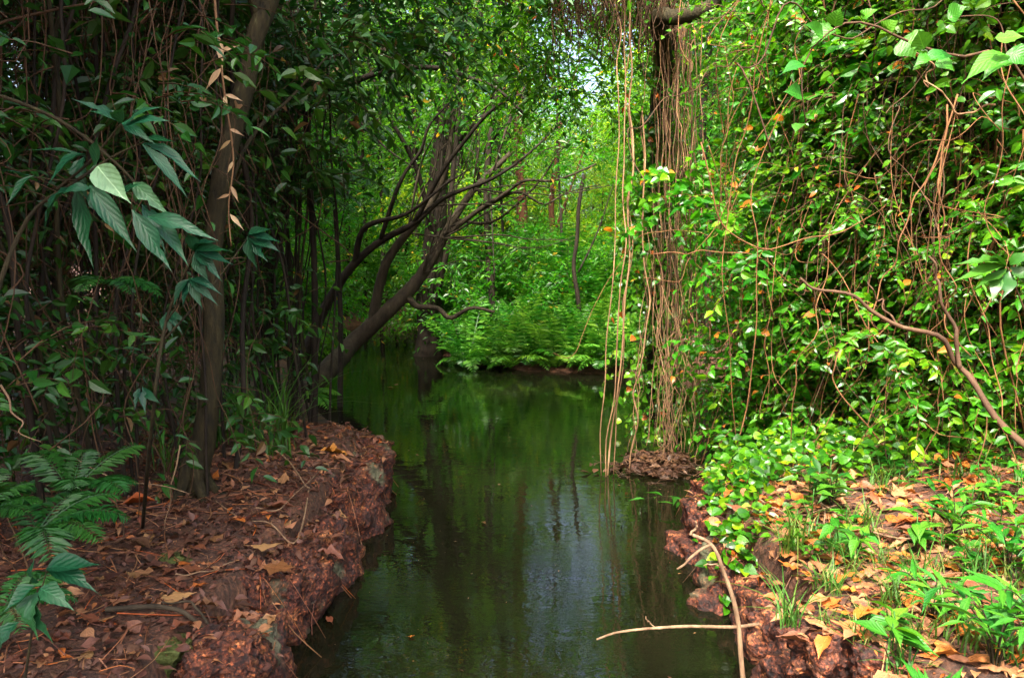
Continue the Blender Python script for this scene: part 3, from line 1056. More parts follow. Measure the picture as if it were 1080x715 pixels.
# leaning olive trunk on the left bank
b0 = W(205, 532, z=.40)
tr = limb([(203, 545, b0[1]), (208, 510, b0[1]), (220, 430, 4.4), (226, 350, 4.45), (224, 280, 4.5), (232, 200, 4.5), (252, 110, 4.6), (276, 30, 4.7), (300, -60, 4.8), (330, -200, 5.0), (350, -420, 5.3)], .064, .05, 60, 14, .06, .012, 31)
for k in range(5):
    a_ = k * 1.3 + .3
    tr.merge(tube(smooth_path([b0 + [0, 0, .38], b0 + [.07 * math.cos(a_), .07 * math.sin(a_), .14], b0 + [.17 * math.cos(a_), .17 * math.sin(a_), .03], b0 + [.30 * math.cos(a_), .30 * math.sin(a_), -.06]], 14), np.linspace(.045, .012, 14), 8, .5, .06, k))
br = [limb([(276, 30, 4.7), (250, -60, 4.6), (200, -200, 4.6), (150, -330, 4.4)], .04, .012, 18, 7), limb([(300, -60, 4.8), (380, -170, 5.2), (430, -330, 5.6)], .035, .012, 18, 7),
      limb([(228, 240, 4.5), (262, 150, 4.7), (310, 100, 5.0), (345, 60, 5.3)], .016, .006, 16, 6)]
cr = crown_at([W(150, -330, Y=4.4), W(40, -260, Y=4.6), W(250, -260, Y=5.2), W(350, -420, Y=5.3), W(100, -420, Y=5), W(260, -500, Y=4.6), W(-60, -420, Y=4.2), W(380, -15, Y=6.2), W(460, -30, Y=6.5), W(320, 20, Y=6.0)], (1.0, 1.0, .5), 1150, rg, .11, .5, 9)
tree('leaning_tree', 'tree with a smooth olive trunk leaning right on the left bank', b0, tr, br, cr, 'mossbark', 'dim')

# leaning trunks over the water
b1 = W(328, 412, z=.05)
tr = limb([(318, 416, b1[1]), (340, 396, b1[1]), (372, 362, 11.2), (398, 338, 11.2), (428, 310, 11.3), (446, 288, 11.4), (462, 262, 11.5), (476, 236, 11.6), (500, 200, 11.8), (540, 160, 12)], .16, .035, 40, 11, .05)
br = [limb([(392, 345, 11.2), (398, 312, 11.2), (408, 276, 11.1), (430, 245, 11.1), (452, 218, 11.1), (470, 180, 11.1), (478, 120, 11.1), (486, 60, 11.0)], .085, .025, 30, 8),
      limb([(428, 312, 11.3), (440, 322, 11.2), (456, 324, 11.1), (476, 334, 11.0), (496, 325, 10.9), (518, 328, 10.8)], .055, .02, 24, 7, .05, .03, 3),
      limb([(470, 250, 11.5), (520, 210, 11.4), (560, 192, 11.3), (620, 178, 11.2)], .04, .012, 20, 6, .04, .05, 4),
      limb([(476, 240, 11.5), (540, 205, 11.4), (575, 212, 11.3), (640, 190, 11.2)], .03, .008, 20, 6, .04, .06, 5),
      limb([(480, 230, 11.6), (520, 235, 11.6), (575, 180, 11.5), (600, 150, 11.4)], .03, .008, 20, 6, .04, .06, 6)]
rq = np.random.default_rng(77)
for q in range(26):
    sx, sy = [(470, 250), (446, 288), (500, 200), (452, 218), (430, 245), (520, 180), (478, 140)][q % 7]
    up = rq.random() < .4
    ex, ey = (rq.uniform(10, 70), rq.uniform(-150, -60)) if up else (rq.uniform(50, 150), rq.uniform(-80, 25))
    Yq = 11.3 + rq.uniform(-.5, .5)
    br.append(limb([(sx, sy, 11.3), (sx + ex * .35, sy + ey * .45 + rq.normal(0, 5), (Yq + 11.3) / 2), (sx + ex * .7, sy + ey * .75 + rq.normal(0, 6), Yq), (sx + ex, sy + ey, Yq)], rq.uniform(.009, .018), .004, 18, 5, .05, .03, 300 + q))
cr = crown_at([W(500, 60, Y=11), W(560, 120, Y=11.8), W(600, 160, Y=11.3), W(540, 40, Y=11.8), W(470, 20, Y=10.5)], (.9, .7, .5), 130, rg, .12, .6, 8)
tree('leaning_tree', 'thick grey trunk leaning out over the water, with a snaking low branch', b1, tr, br, cr, 'bark', 'far')
b2 = W(312, 404, z=.05)
tr = limb([(306, 410, b2[1]), (316, 388, 11.3), (332, 348, 11.2), (350, 312, 11.1), (374, 278, 11.0), (402, 254, 11.0), (436, 236, 10.9), (470, 208, 10.9), (520, 188, 10.9), (560, 160, 10.9), (600, 120, 11)], .095, .008, 40, 9, .05)
br = [limb([(374, 278, 11.0), (385, 240, 10.8), (430, 225, 10.7), (475, 190, 10.6)], .05, .015, 18, 7), limb([(436, 236, 10.9), (480, 160, 10.6), (530, 110, 10.4), (590, 90, 10.2)], .04, .012, 20, 7, .04, .05, 7),
      limb([(402, 254, 11), (420, 200, 10.8), (440, 165, 10.7), (452, 125, 10.6), (510, 75, 10.6)], .035, .01, 20, 6, .04, .05, 8)]
cr = crown_at([W(640, 150, Y=11), W(590, 90, Y=10.2), W(510, 75, Y=10.6), W(450, 60, Y=10)], (.8, .6, .5), 110, rg, .12, .6, 8)
tree('leaning_tree', 'thinner dark trunk arching right, left of the thick leaning trunk', b2, tr, br, cr, 'darkbark', 'far')

# dark upright tree on the far bank corner
b3 = W(455, 374, z=.05)
Yd = b3[1] + .3
tr = limb([(452, 380, Yd), (453, 350, Yd), (454, 310, Yd), (458, 260, Yd), (464, 180, Yd), (474, 90, Yd), (486, 0, Yd), (496, -120, Yd), (500, -260, Yd)], .29, .10, 40, 12, .09, .05, 9)
br = [limb([(458, 260, Yd), (440, 180, Yd - .6), (404, 110, Yd - 1), (380, 40, Yd - 1)], .06, .02, 20, 8), limb([(474, 100, Yd), (540, 40, Yd), (590, -40, Yd)], .06, .02, 20, 8), limb([(464, 180, Yd), (500, 130, Yd - .5), (560, 100, Yd - 1)], .07, .02, 20, 8),
      limb([(452, 340, Yd - .1), (470, 270, Yd - .5), (478, 180, Yd - .6), (490, 60, Yd - .6), (500, -60, Yd - .6)], .06, .04, 24, 7), limb([(450, 345, Yd - .2), (462, 250, Yd - .6), (466, 150, Yd - .7), (470, 20, Yd - .7)], .045, .03, 24, 7)]
cr = crown_at([W(466, 150, Y=Yd - .2), W(500, -200, Y=Yd), W(480, 0, Y=Yd), W(380, 40, Y=Yd - 1), W(420, -80, Y=Yd), W(470, -60, Y=Yd - 1), W(330, -40, Y=Yd)], (1.8, 1.5, 1.2), 900, rg, .15, .8, 8)
tree('upright_tree', 'dark vine-wrapped upright trunk on the corner of the far bank', b3, tr, br, cr, 'darkbark', 'far')

# arching bare branches that cross the upper left, on a slim tree
b4 = np.array([-3.0, 9.0, .3])
tr = limb([(275, 420, 9.0), (280, 300, 9.0), (290, 200, 9.0), (300, 140, 9.0), (330, 105, 9), (365, 88, 9), (420, 74, 9), (456, 72, 9), (490, 82, 9), (522, 96, 9), (560, 130, 9)], .06, .016, 40, 8, .04, .03, 10)
br = [limb([(300, 140, 9), (330, 80, 9), (380, 50, 9), (430, 42, 9), (470, 30, 9)], .03, .01, 20, 7, .04, .04, 11), limb([(350, 95, 9), (400, 150, 8.8), (440, 180, 8.7)], .018, .006, 16, 6)]
cr = crown_at([W(330, 80, Y=9), W(380, 40, Y=9), W(440, 40, Y=9), W(300, 20, Y=9), W(420, -40, Y=9)], (.9, .8, .45), 340, rg, .11, .5, 8)
tree('arching_tree', 'slim dark tree whose bare branch arches right across the upper left', b4, tr, br, cr, 'darkbark', 'dim')

# reddish trunk and slim pole on the far bank
for px, p0, p1, Yd, r, lab, mt in [(548, 345, -120, 17.5, .14, 'reddish brown trunk standing in the bright wood left of the slim pole', 'red'), (610, 390, 185, 13.4, .045, 'slim dark pole-like tree at the water edge among the ferns', 'darkbark'), (585, 360, 130, 19, .09, 'thin brown trunk between the reddish trunk and the slim pole', 'red'), (705, 400, -60, 12.5, .1, 'dark trunk half hidden behind the hanging roots', 'darkbark'), (747, 380, -80, 13.5, .08, 'slender trunk behind the right end of the hanging roots', 'darkbark')]:
    b = W(px, p0, Y=Yd)
    tr = limb([(px, p0 + 6, Yd), (px + 2, p0 * .72 + p1 * .28, Yd), (px - 3, p0 * .4 + p1 * .6, Yd), (px + 4, p1, Yd)], r, r * .7, 24, 8, .06, .04, px)
    cr = crown_at([W(px, p1, Y=Yd), W(px + 30, p1 + 40, Y=Yd), W(px - 30, p1 - 30, Y=Yd)] if px != 610 else [W(px, p1, Y=Yd)], (1.0, 1.0, 1.0) if px != 610 else (.25, .25, .2), 160 if px != 610 else 14, np.random.default_rng(px), .12, .6, 8)
    tree('slender_tree', lab, b, tr, [limb([(px, (p0 + p1) / 2, Yd), (px + 20, p1 + 60, Yd), (px + 40, p1, Yd)], r * .4, r * .15, 14, 6)], cr, mt, 'far')

for j, (px, Yd, r) in enumerate([(402, 23.2, .075), (417, 24, .05), (384, 23.5, .06), (366, 23, .05), (437, 23.4, .05), (505, 17.2, .05), (528, 16.4, .035), (590, 15.2, .03)]):
    b = W(px, 350, Y=Yd)
    b[2] = gh(b[0], Yd)
    tr = limb([(px, 352, Yd), (px + 2, 250, Yd), (px - 2, 130, Yd), (px + 3, 10, Yd), (px + 5, -80, Yd)], r, r * .6, 24, 7, .05, .02, 80 + j)
    cr = crown_at([W(px, -60, Y=Yd), W(px + 15, 0, Y=Yd)], (1.0, 1.0, .8), 60, np.random.default_rng(px), .13, .6, 8)
    tree('thin_tree', 'thin straight dark stem in the wood behind the ' + ('leaning trunks' if px < 450 else 'ferns'), b, tr, [], cr, 'darkbark', 'far', 'thin dark stems behind the ' + ('leaning trunks' if px < 450 else 'ferns'))

# ------------------------------------------------------------------ tree with the curtain of hanging roots
rg = np.random.default_rng(21)
BY = 8.0
b5 = W(697, 462, Y=BY)
b5[2] = .0
root = empty('root_curtain_tree', b5, 0, 'tree hung with a curtain of brown aerial roots reaching down to the water', 'tree')
m = limb([(693, 470, BY), (692, 400, BY), (690, 300, BY), (692, 200, BY), (696, 110, BY), (704, 40, BY - .3), (712, -20, BY - .5), (720, -140, BY - .5), (760, -300, BY)], .10, .09, 40, 12, .10, .03, 12)
m.build('trunk', 'darkbark', root, origin=b5)
for pts, r0, r1 in [([(702, 70, BY - .3), (698, 40, 7.0), (690, 18, 6.8), (706, 16, 6.7), (730, 14, 6.6), (748, 2, 6.5), (770, -40, 6.4)], .10, .07), ([(712, -20, BY - .5), (660, -10, 7.0), (610, -22, 6.8), (560, -60, 6.6), (500, -140, 6.4)], .09, .05),
                    ([(720, -140, BY - .5), (640, -240, 7), (540, -320, 6.6), (440, -380, 6)], .08, .03), ([(720, -140, BY - .5), (800, -220, 7), (880, -260, 6.6)], .08, .03)]:
    limb(pts, r0 * .8, r1 * .8, 30, 10, .06, .03, 5).build('branch', 'mossbark', root, origin=b5)
cr = crown_at([W(640, -40, Y=7), W(600, -60, Y=6.8), W(560, -110, Y=6.6), W(690, -90, Y=7.2), W(500, -200, Y=6.4), W(560, -320, Y=6.6), W(440, -380, Y=6), W(660, -260, Y=7), W(880, -280, Y=6.6), W(800, -330, Y=7), W(740, -260, Y=7.5), W(560, 10, Y=7.6), W(600, 62, Y=7.7), W(632, 88, Y=7.6), W(575, 60, Y=7.9), W(530, 45, Y=7.8), W(615, 30, Y=7.8)], (.75, .8, .35), 900, rg, .10, .4, 9)
cr[0].build('crown', 'wall', root, False, origin=b5)
cr[1].build('twig_tangle', 'darkbark', root, origin=b5)


def hang(p0, p1, r, rg, sway=.04, n=22, sag=0.0):
    p0, p1 = np.asarray(p0), np.asarray(p1)
    t = np.linspace(0, 1, 6)[:, None]
    P = p0 + (p1 - p0) * t + rg.normal(0, sway, (6, 3)) * np.sin(np.pi * t) * np.array([1, 1, .3])
    q = smooth_path(P, n)
    q = q + smooth_path(rg.normal(0, 1, (9, 3)), n) * .007
    return tube(q, r * np.linspace(1, .8, n), 5)


# the long pair that dips into the water
for (xt, yt, xm, ym, xb, yb, Yr, r) in [(655, -30, 660, 230, 636, 508, 6.35, .006), (662, -30, 666, 200, 640, 512, 6.4, .0075), (648, -30, 652, 180, 633, 505, 6.38, .005), (660, 60, 664, 260, 645, 500, 6.42, .005), (676, 100, 680, 330, 662, 492, 6.6, .007)]:
    p = smooth_path([W(xt, yt, Y=Yr + .3), W((xt + xm) / 2 + 2, (yt + ym) / 2, Y=Yr + .2), W(xm, ym, Y=Yr + .1), W((xm * .55 + xb * .45), (ym + yb) / 2, Y=Yr), W(xb, yb, Y=Yr)], 40)
    p = p + smooth_path(rg.normal(0, 1, (14, 3)), 40) * .02
    p[-1][2] = min(p[-1][2], -.05)
    o = tube(p, r, 6).build('aerial_root', 'root', root, origin=b5)
# thick bundle beside the trunk and the spread foot on the island
for k in range(46):
    xt = rg.normal(709, 12)
    Yr = rg.uniform(6.7, 7.6)
    side = rg.random()
    xb = xt + rg.normal(-6, 16) if side < .7 else xt + rg.normal(10, 12)
    xb = np.clip(xb, 664, 738)
    yb = rg.uniform(470, 498)
    stop = rg.random()
    yend = yb if stop < .62 else rg.uniform(180, 440)
    f = (yend - 20) / (yb - 20)
    xe = xt + (xb - xt) * f ** 2.2
    Ye = Yr + (min(Yr, 7.0) - Yr) * f
    xmid = xt + (xe - xt) * .22 + rg.normal(0, 4)
    pt = [W(xt, rg.uniform(0, 40), Y=Yr), W(xt + (xmid - xt) * .5 + rg.normal(0, 3), yend * .3, Y=Yr), W(xmid, yend * .58, Y=Yr), W(xt + (xe - xt) * .62 + rg.normal(0, 3), yend * .82, Y=(Yr + Ye) / 2), W(xe, yend, Y=Ye)]
    p = smooth_path(pt, 40) + smooth_path(rg.normal(0, 1, (18, 3)), 40) * .02
    r = rg.uniform(.0022, .0055) if k > 6 else rg.uniform(.006, .010)
    tube(p, r * np.linspace(1, .75, 40), 5).build('aerial_root', 'root' if rg.random() < .5 else 'darkvine', root, origin=b5)
for k in range(18):
    xt = rg.uniform(668, 738)
    y0 = rg.uniform(230, 360)
    Yr = rg.uniform(6.5, 7.0)
    pt = [W(xt + rg.normal(0, 8) + (704 - xt) * .5, y0, Y=Yr + .2), W(xt + rg.normal(0, 6), (y0 + 480) / 2, Y=Yr), W(xt + rg.normal(0, 7), 470, Y=Yr), W(xt + rg.normal(0, 12), rg.uniform(485, 500), Y=Yr)]
    p = smooth_path(pt, 34) + smooth_path(rg.normal(0, 1, (14, 3)), 34) * .022
    tube(p, rg.uniform(.0016, .0034) * np.linspace(1, .6, 34), 5).build('aerial_root', 'root', root, origin=b5)
# short fringe of rootlets under the overhead branch
fm = MB()
for k in range(420):
    x0 = rg.uniform(585, 712)
    p0 = W(x0, rg.uniform(-40, 4), Y=rg.uniform(6.6, 7.4))
    ln = abs(rg.normal(.18, .16)) + .05
    p1 = p0 + np.array([rg.normal(0, .05), rg.normal(0, .05), -ln - .15])
    fm.merge(hang(p0, p1, rg.uniform(.002, .005), rg, .03, 8))
fm.build('rootlet_fringe', 'darkvine', root, origin=b5)

# creeper on the dark trunk
lv, tm = twigs(np.stack([W(rg.normal(692, 14), rg.uniform(120, 465), Y=BY - rg.uniform(.05, .3)) for _ in range(380)]), rg.normal(0, 1, (380, 3)) + np.array([0, -.5, -.3]), .28 * rg.uniform(.6, 1.2, 380), .6, 7, rg, .07, .75, T_hrt, (-.3, -.7, .6))
root2 = empty('trunk_creeper', b5, 0, 'leafy green creeper climbing the dark trunk among the hanging roots', 'creeper')
lv.build('foliage', 'wall', root2, False, origin=b5)
tm.build('stem_tangle', 'darkvine', root2, origin=b5)
# leaf debris caught at the foot
dm = MB()
npt = 260
px_ = ISL[0] + rg.normal(0, .24, npt)
py_ = ISL[1] + .1 + rg.normal(0, .16, npt)
pz_ = np.maximum(ground_h(px_, py_), .0) + .006 + rg.random(npt) * .05
dm.merge(scatter(T_ova, np.stack([px_, py_, pz_], 1), rg.normal(0, 1, (npt, 3)) * [1, 1, .2], np.array([0, 0, 1]) + rg.normal(0, .3, (npt, 3)), rg.uniform(.04, .11, npt), .5, rg.beta(1.0, 7, npt) * .8))
for k in range(60):
    a = rg.uniform(0, 6.28)
    p0 = np.array([ISL[0] + rg.normal(0, .22), ISL[1] + rg.normal(0, .2), .05])
    p1 = p0 + np.array([math.cos(a), math.sin(a), rg.uniform(-.1, .25)]) * rg.uniform(.15, .4)
    m = hang(p0, p1, .003, rg, .04, 8)
    m.t = [np.full(m.n, .05)]
    dm.merge(m)
tag(dm.build('debris', 'dry'), 'dead leaves and rootlets heaped at the foot of the hanging roots', 'leaf debris', kind='stuff')

# ------------------------------------------------------------------ generic plants, built once and copied
def shrub_proto(name, seed, rad, h, ntw, leaf, lw, tpl, mat, stem_mat, nstem=6, tl=.4, nl=8, bias=(-.3, -.45, .7), ncl=16, hair=0, rare=.02, tw=.0035, tint=(0, .95), droop=.45, spread=.55):
    rg = np.random.default_rng(seed)
    C = np.stack([rg.normal(0, rad * .55, ncl), rg.normal(0, rad * .55, ncl), rg.uniform(.1, 1, ncl) * h], 1)
    i = rg.integers(0, ncl, ntw)
    off = in_ellipsoid(rg, ntw, (rad * .6, rad * .6, h * .16))
    st = C[i] + off
    st[:, 2] = np.abs(st[:, 2])
    d = nrm(off * [1, 1, .4]) + rg.normal(0, .5, (ntw, 3)) + np.asarray(bias) * .4
    lv, tm = twigs(st, d, tl * rg.uniform(.5, 1.3, ntw), droop, nl, rg, leaf, lw, tpl, bias, spread, tw, rare=rare, tint=tint)
    root = empty(name)
    lv.build('foliage', mat, root, False)
    sm_ = MB()
    sm_.merge(tm)
    for k in range(nstem):
        a = rg.uniform(0, 6.28)
        e = C[rg.integers(0, ncl)] + rg.normal(0, .1, 3)
        s = np.array([rg.normal(0, rad * .25), rg.normal(0, rad * .25), -.1])
        mid = (s + e) / 2 + rg.normal(0, rad * .25, 3)
        sm_.merge(tube(wiggle([s, mid, e, e + np.array([0, 0, h * .15])], .03, rg, 18), np.linspace(.008, .0035, 18), 5))
    for k in range(hair):
        s = np.array([rg.normal(0, rad * .6), rg.normal(0, rad * .6), rg.uniform(.4, 1.05) * h])
        e = s + np.array([rg.normal(0, .25), rg.normal(0, .25), -rg.uniform(.3, 1.3)])
        mid = (s + e) / 2 + rg.normal(0, .15, 3)
        mid[2] -= rg.uniform(0, .2)
        sm_.merge(tube(wiggle([s, mid, e, e + rg.normal(0, .15, 3)], .03, rg, 14), rg.uniform(.0018, .0045), 4))
    sm_.build('stem_tangle', stem_mat, root)
    return root


def tree_proto(name, seed, h, crown_z0, rad, ntw, leaf, mat, bark, ncl=26, tl=.7, nl=8, r0=.09, tpl=T_dia, lw=.42, tw=.005):
    rg = np.random.default_rng(seed)
    root = empty(name)
    P = np.array([(0, 0, -.3), (rg.normal(0, .1), rg.normal(0, .1), h * .3), (rg.normal(0, .25), rg.normal(0, .25), h * .65), (rg.normal(0, .4), rg.normal(0, .4), h)])
    tb = tube(smooth_path(P, 22), np.linspace(r0, r0 * .3, 22), 7, .5, .05, seed)
    C = np.stack([rg.normal(0, rad * .6, ncl), rg.normal(0, rad * .6, ncl), crown_z0 + (h - crown_z0) * rg.random(ncl)], 1)
    for c in C[:10]:
        t0 = P[2] * rg.uniform(.5, 1) if c[2] > P[2][2] else P[1] + (P[2] - P[1]) * rg.uniform(0, .6)
        tb.merge(tube(smooth_path([t0, (t0 + c) / 2 + np.array([0, 0, .2]), c], 9), np.linspace(r0 * .35, .008, 9), 5))
    i = rg.integers(0, ncl, ntw)
    off = in_ellipsoid(rg, ntw, (rad * .5, rad * .5, rad * .32))
    d = nrm(off) + rg.normal(0, .5, (ntw, 3))
    lv, tm = twigs(C[i] + off, d, tl * rg.uniform(.5, 1.3, ntw), .4, nl, rg, leaf, lw, tpl, (0, -.25, .85), .55, tw, rare=.012)
    tb.merge(tm)
    tb.build('trunk', bark, root)
    lv.build('crown', mat, root, False)
    return root


used = set()


def place(proto, loc, rz, sc, label, cat, group):
    if proto.name not in used:
        o = proto
        used.add(proto.name)
    else:
        o = copy_tree(proto)
    o.location = loc
    o.rotation_euler = (0, 0, rz)
    o.scale = (sc, sc, sc) if np.ndim(sc) == 0 else sc
    return tag(o, label, cat, group)


FT = [tree_proto('slender_tree', 100 + k, 9.5 + (k % 3), 1.0, 1.5, 900, .125 if k < 3 else .17, 'far' if k < 5 else 'sunny', 'darkbark', 30) for k in range(7)]
# far wood, beyond the water
k = 0
rg = np.random.default_rng(31)
for Yd, n in [(15.5, 12), (18.5, 15), (22, 18), (27, 24), (33, 26), (40, 28)]:
    for j in range(n):
        px = 180 + (j + .5) / n * 760 + rg.uniform(-18, 18)
        x = (px - 540) / F * Yd
        y = Yd + rg.uniform(-1.2, 1.2)
        if sdist(np.array([x]), np.array([y]))[0] < .5:
            continue
        if 430 < px < 800 and 17 < Yd < 20:   # a clearing open to the sky
            continue
        if 540 < px < 680 and Yd < 17 and j % 2:
            continue
        s = rg.uniform(.8, 1.15)
        if 545 < px < 675:                  # the wood is low and open here: the sky shows over it
            s = min(s, (.275 * y - 1.9) / 10.5)
        sunny = Yd > 17 and 470 < px < 820 and k % 3
        place(FT[5 + k % 2 if sunny else k % 5], (x, y, gh(x, y)), rg.uniform(0, 6.28), (s, s, s), ('yellow-green' if sunny else 'slender leafy') + ' tree ' + ('at the front of' if Yd < 17 else 'deep in' if Yd > 24 else 'in the middle of') + ' the green wood beyond the water', 'tree', 'yellow-green trees in the far wood' if sunny else 'trees in the far wood')
        k += 1
# low brush under those trees
FB = [shrub_proto('bush', 200 + k, .9, 1.7, 420, .11, .45, T_dia, 'far' if k < 3 else 'sunny', 'darkbark', 6, .45, 8, (0, -.4, .8), 14) for k in range(5)]
k = 0
for Yd, n in [(14.8, 12), (17, 14), (20, 16), (25, 18), (29, 20), (36, 22)]:
    for j in range(n):
        px = 150 + (j + .5) / n * 780 + rg.uniform(-22, 22)
        x = (px - 540) / F * Yd
        y = Yd + rg.uniform(-.7, .7)
        if sdist(np.array([x]), np.array([y]))[0] < .4:
            continue
        s = rg.uniform(.7, 1.3) * (1.5 if Yd > 27 else 1)
        sunny = Yd > 16 and 470 < px < 800 and k % 2
        place(FB[3 + k % 4 // 2 if sunny else k % 3], (x, y, gh(x, y)), rg.uniform(0, 6.28), s, ('yellow-green' if sunny else 'leafy') + ' bush in the undergrowth beyond the far bank', 'bush', 'yellow-green bushes beyond the far bank' if sunny else 'bushes beyond the far bank')
        k += 1

# the wall of climbers on the right bank
VS = [shrub_proto('climber_shrub', 300 + k, .62, 2.2, 780, (.046, .068, .088, .042)[k], (.62, .72, .5, .55)[k], (T_ova, T_hrt, T_ova, T_ova)[k], 'wall', 'darkvine' if k % 2 else 'vine', 6, .36, 8, (-.45, -.6, .6), 20, 26, spread=.7) for k in range(4)]
k = 0
rg = np.random.default_rng(41)
base_line = [(2.75, 7.3), (2.72, 6.6), (2.85, 6.0), (3.0, 5.5), (3.3, 5.0), (3.55, 4.5), (3.85, 4.0), (4.15, 3.5)]
names = ['beside the hanging roots', 'left of the dead branch', 'above the tip of the dead branch', 'behind the dead branch', 'right of the dead branch', 'at the right edge']
for li, (off, lift) in enumerate([(0, 0), (.1, 1.5), (.25, 3.0), (.8, .3), (.9, 2.0), (1.0, 3.6), (1.9, 1.0), (2.0, 3.2), (2.0, 5.0)]):
    for j, (bx, by) in enumerate(base_line):
        x = bx + off * .8 + rg.normal(0, .12)
        y = by + off * .6 + rg.normal(0, .15)
        z = gh(x, y) + lift * 1.0 + rg.uniform(-.25, .25)
        tier = 'low climber mass' if lift < 1 else 'mid-height climber mass' if lift < 2.5 else 'high climber mass'
        dep = 'front of the thicket' if off < .5 else 'deep in the thicket'
        place(VS[k % 4], (x, y, z), rg.normal(0, .5), rg.uniform(.8, 1.15), f'{tier} {names[min(j * 6 // 8, 5)]}, {dep}', 'climber', 'climbers covering the right bank thicket')
        k += 1
for q, (x, y, z) in enumerate([(3.0, 4.55, .9), (2.95, 4.5, 2.3), (3.05, 4.3, .2)]):
    place(VS[q], (x, y, gh(x, y) + z), rg.normal(0, .5), .75, ('leafy climber on the middle of the draped trunk', 'leafy climber high on the draped trunk', 'leafy climber at the foot of the draped trunk')[q], 'climber', None)
# right side further back along the water
for j in range(16):
    y = 8 + j * .55 + rg.normal(0, .2)
    x = 3.7 + (y - 8) * .3 + rg.uniform(0, 1.3)
    place(VS[k % 4], (x, y, gh(x, y) + (0, 1.6, 3.2, 4.6)[j % 4]), rg.normal(0, .5), rg.uniform(1.1, 1.5), 'leafy climber mass lining the water behind the hanging roots', 'climber', 'climbers behind the hanging roots')
    k += 1
# taller trees behind that wall
for j, (x, y, s) in enumerate([(4.6, 9, .8), (5.6, 7.4, .85), (6.4, 6, .8), (5.2, 11.5, .8), (7.2, 9, .9), (8.5, 7, .9), (4.2, 13, .75), (7, 12.5, .9), (6.6, 4.6, .85)]):
    place(FT[j % 5], (x, y, gh(x, y)), rg.uniform(0, 6.28), s, 'leafy tree behind the climber thicket of the right bank', 'tree', 'trees behind the right thicket')

# hanging vines on the right
VN = []
for k in range(14):
    rg_ = np.random.default_rng(400 + k)
    L = rg_.uniform(2.0, 3.6)
    P = [np.array([0, 0, 0])]
    for q in range(7):
        P.append(P[-1] + np.array([rg_.normal(0, .09), rg_.normal(0, .09), -L / 7]))
    VN.append(tube(wiggle(P, .03, rg_, 44), np.linspace(1, .7, 44) * rg_.uniform(.002, .005), 5).data('hanging_vine', 'vine' if k % 3 else 'darkvine'))
for k in range(8):   # curling ones
    rg_ = np.random.default_rng(430 + k)
    P = [np.array([0, 0, 0])]
    a = rg_.uniform(0, 6.28)
    for q in range(9):
        a += rg_.normal(0, .7)
        P.append(P[-1] + np.array([math.cos(a) * .22, math.sin(a) * .14, -rg_.uniform(-.06, .32)]))
    VN.append(tube(wiggle(P, .02, rg_, 44), rg_.uniform(.002, .0042), 5).data('hanging_vine', 'darkvine' if k % 2 else 'vine'))
rg = np.random.default_rng(43)
for k in range(70):
    px = rg.uniform(735, 1085)
    t = (px - 735) / 350
    Yd = 6.7 - 2.6 * t - rg.uniform(.0, .35)
    py = rg.uniform(-90, 230)
    p = W(px, py, Y=Yd)
    o = link('hanging_vine', VN[k % len(VN)], None, p, rg.uniform(0, 6.28), rg.uniform(.8, 1.2))
    where = 'beside the hanging roots' if px < 820 else 'before the middle of the right thicket' if px < 960 else 'near the right edge'
    tag(o, f'thin brown vine dangling {where}', 'vine', 'vines dangling over the right thicket')

# vine-draped dark trunk at the right edge
b6 = np.array([3.0, 4.75, gh(3.0, 4.75)])
rt = empty('draped_tree', b6, 0, 'dark trunk wrapped in brown hanging vines at the right edge', 'tree')
limb([(1050, 500, 4.8), (1040, 350, 4.8), (1035, 200, 4.8), (1045, 60, 4.8), (1040, -120, 4.9)], .17, .14, 26, 10, .1, .03, 3).build('trunk', 'darkbark', rt, origin=b6)
for k in range(24):
    x0 = rg.normal(1040, 26)
    hang(W(x0, -60, Y=4.55), W(x0 + rg.normal(0, 16), rg.uniform(330, 470), Y=4.5), rg.uniform(.0022, .0055), rg, .08, 30).build('vine', 'darkvine' if k % 4 else 'vine', rt, origin=b6)

# ------------------------------------------------------------------ left thicket
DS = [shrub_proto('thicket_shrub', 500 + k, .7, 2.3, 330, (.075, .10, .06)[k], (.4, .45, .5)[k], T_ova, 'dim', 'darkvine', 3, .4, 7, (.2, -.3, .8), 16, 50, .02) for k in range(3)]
rg = np.random.default_rng(51)
k = 0
for (bx, by, z) in [(-2.5, 3.2, 0), (-2.9, 4.0, 0), (-2.5, 4.8, 0), (-3.3, 3.2, .8), (-2.9, 5.8, 0), (-3.2, 4.6, 1.6), (-2.7, 3.6, 1.8), (-2.4, 5.2, 1.7), (-3.7, 5.2, 0), (-3.6, 6.6, 0), (-3.0, 6.8, 1.0), (-3.2, 5.6, 2.8), (-2.8, 4.2, 3.0), (-2.6, 6.6, 2.6),
                    (-4.4, 4.2, 0), (-4.4, 4.2, 2.2), (-4.6, 6.2, 1), (-4.4, 7.6, .2), (-3.5, 8.0, 2.0), (-4.6, 8.6, 2.0), (-3.4, 2.4, 0), (-3.2, 2.2, 1.8), (-4.0, 3.0, 2.4), (-5.2, 5.6, 2.6), (-4.2, 9.6, .4), (-4.8, 9.8, 2.2), (-5.6, 8.0, .4), (-5.5, 7.2, 3.2), (-3.8, 6.0, 4.2), (-4.3, 9.0, 4.0), (-3.1, 7.3, .1), (-2.6, 7.5, 2.0), (-2.7, 8.4, 3.4), (-2.6, 5.6, 2.6), (-3.3, 10.5, 2.4)]:
    lo = 'low on the ground' if z < .5 else 'at middle height' if z < 2 else 'overhead'
    dd = 'near the camera' if by < 4 else 'beside the olive trunk' if by < 6 else 'behind the olive trunk'
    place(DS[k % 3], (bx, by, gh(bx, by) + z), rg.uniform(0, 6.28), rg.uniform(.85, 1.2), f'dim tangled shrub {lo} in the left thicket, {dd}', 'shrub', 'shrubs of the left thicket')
    k += 1
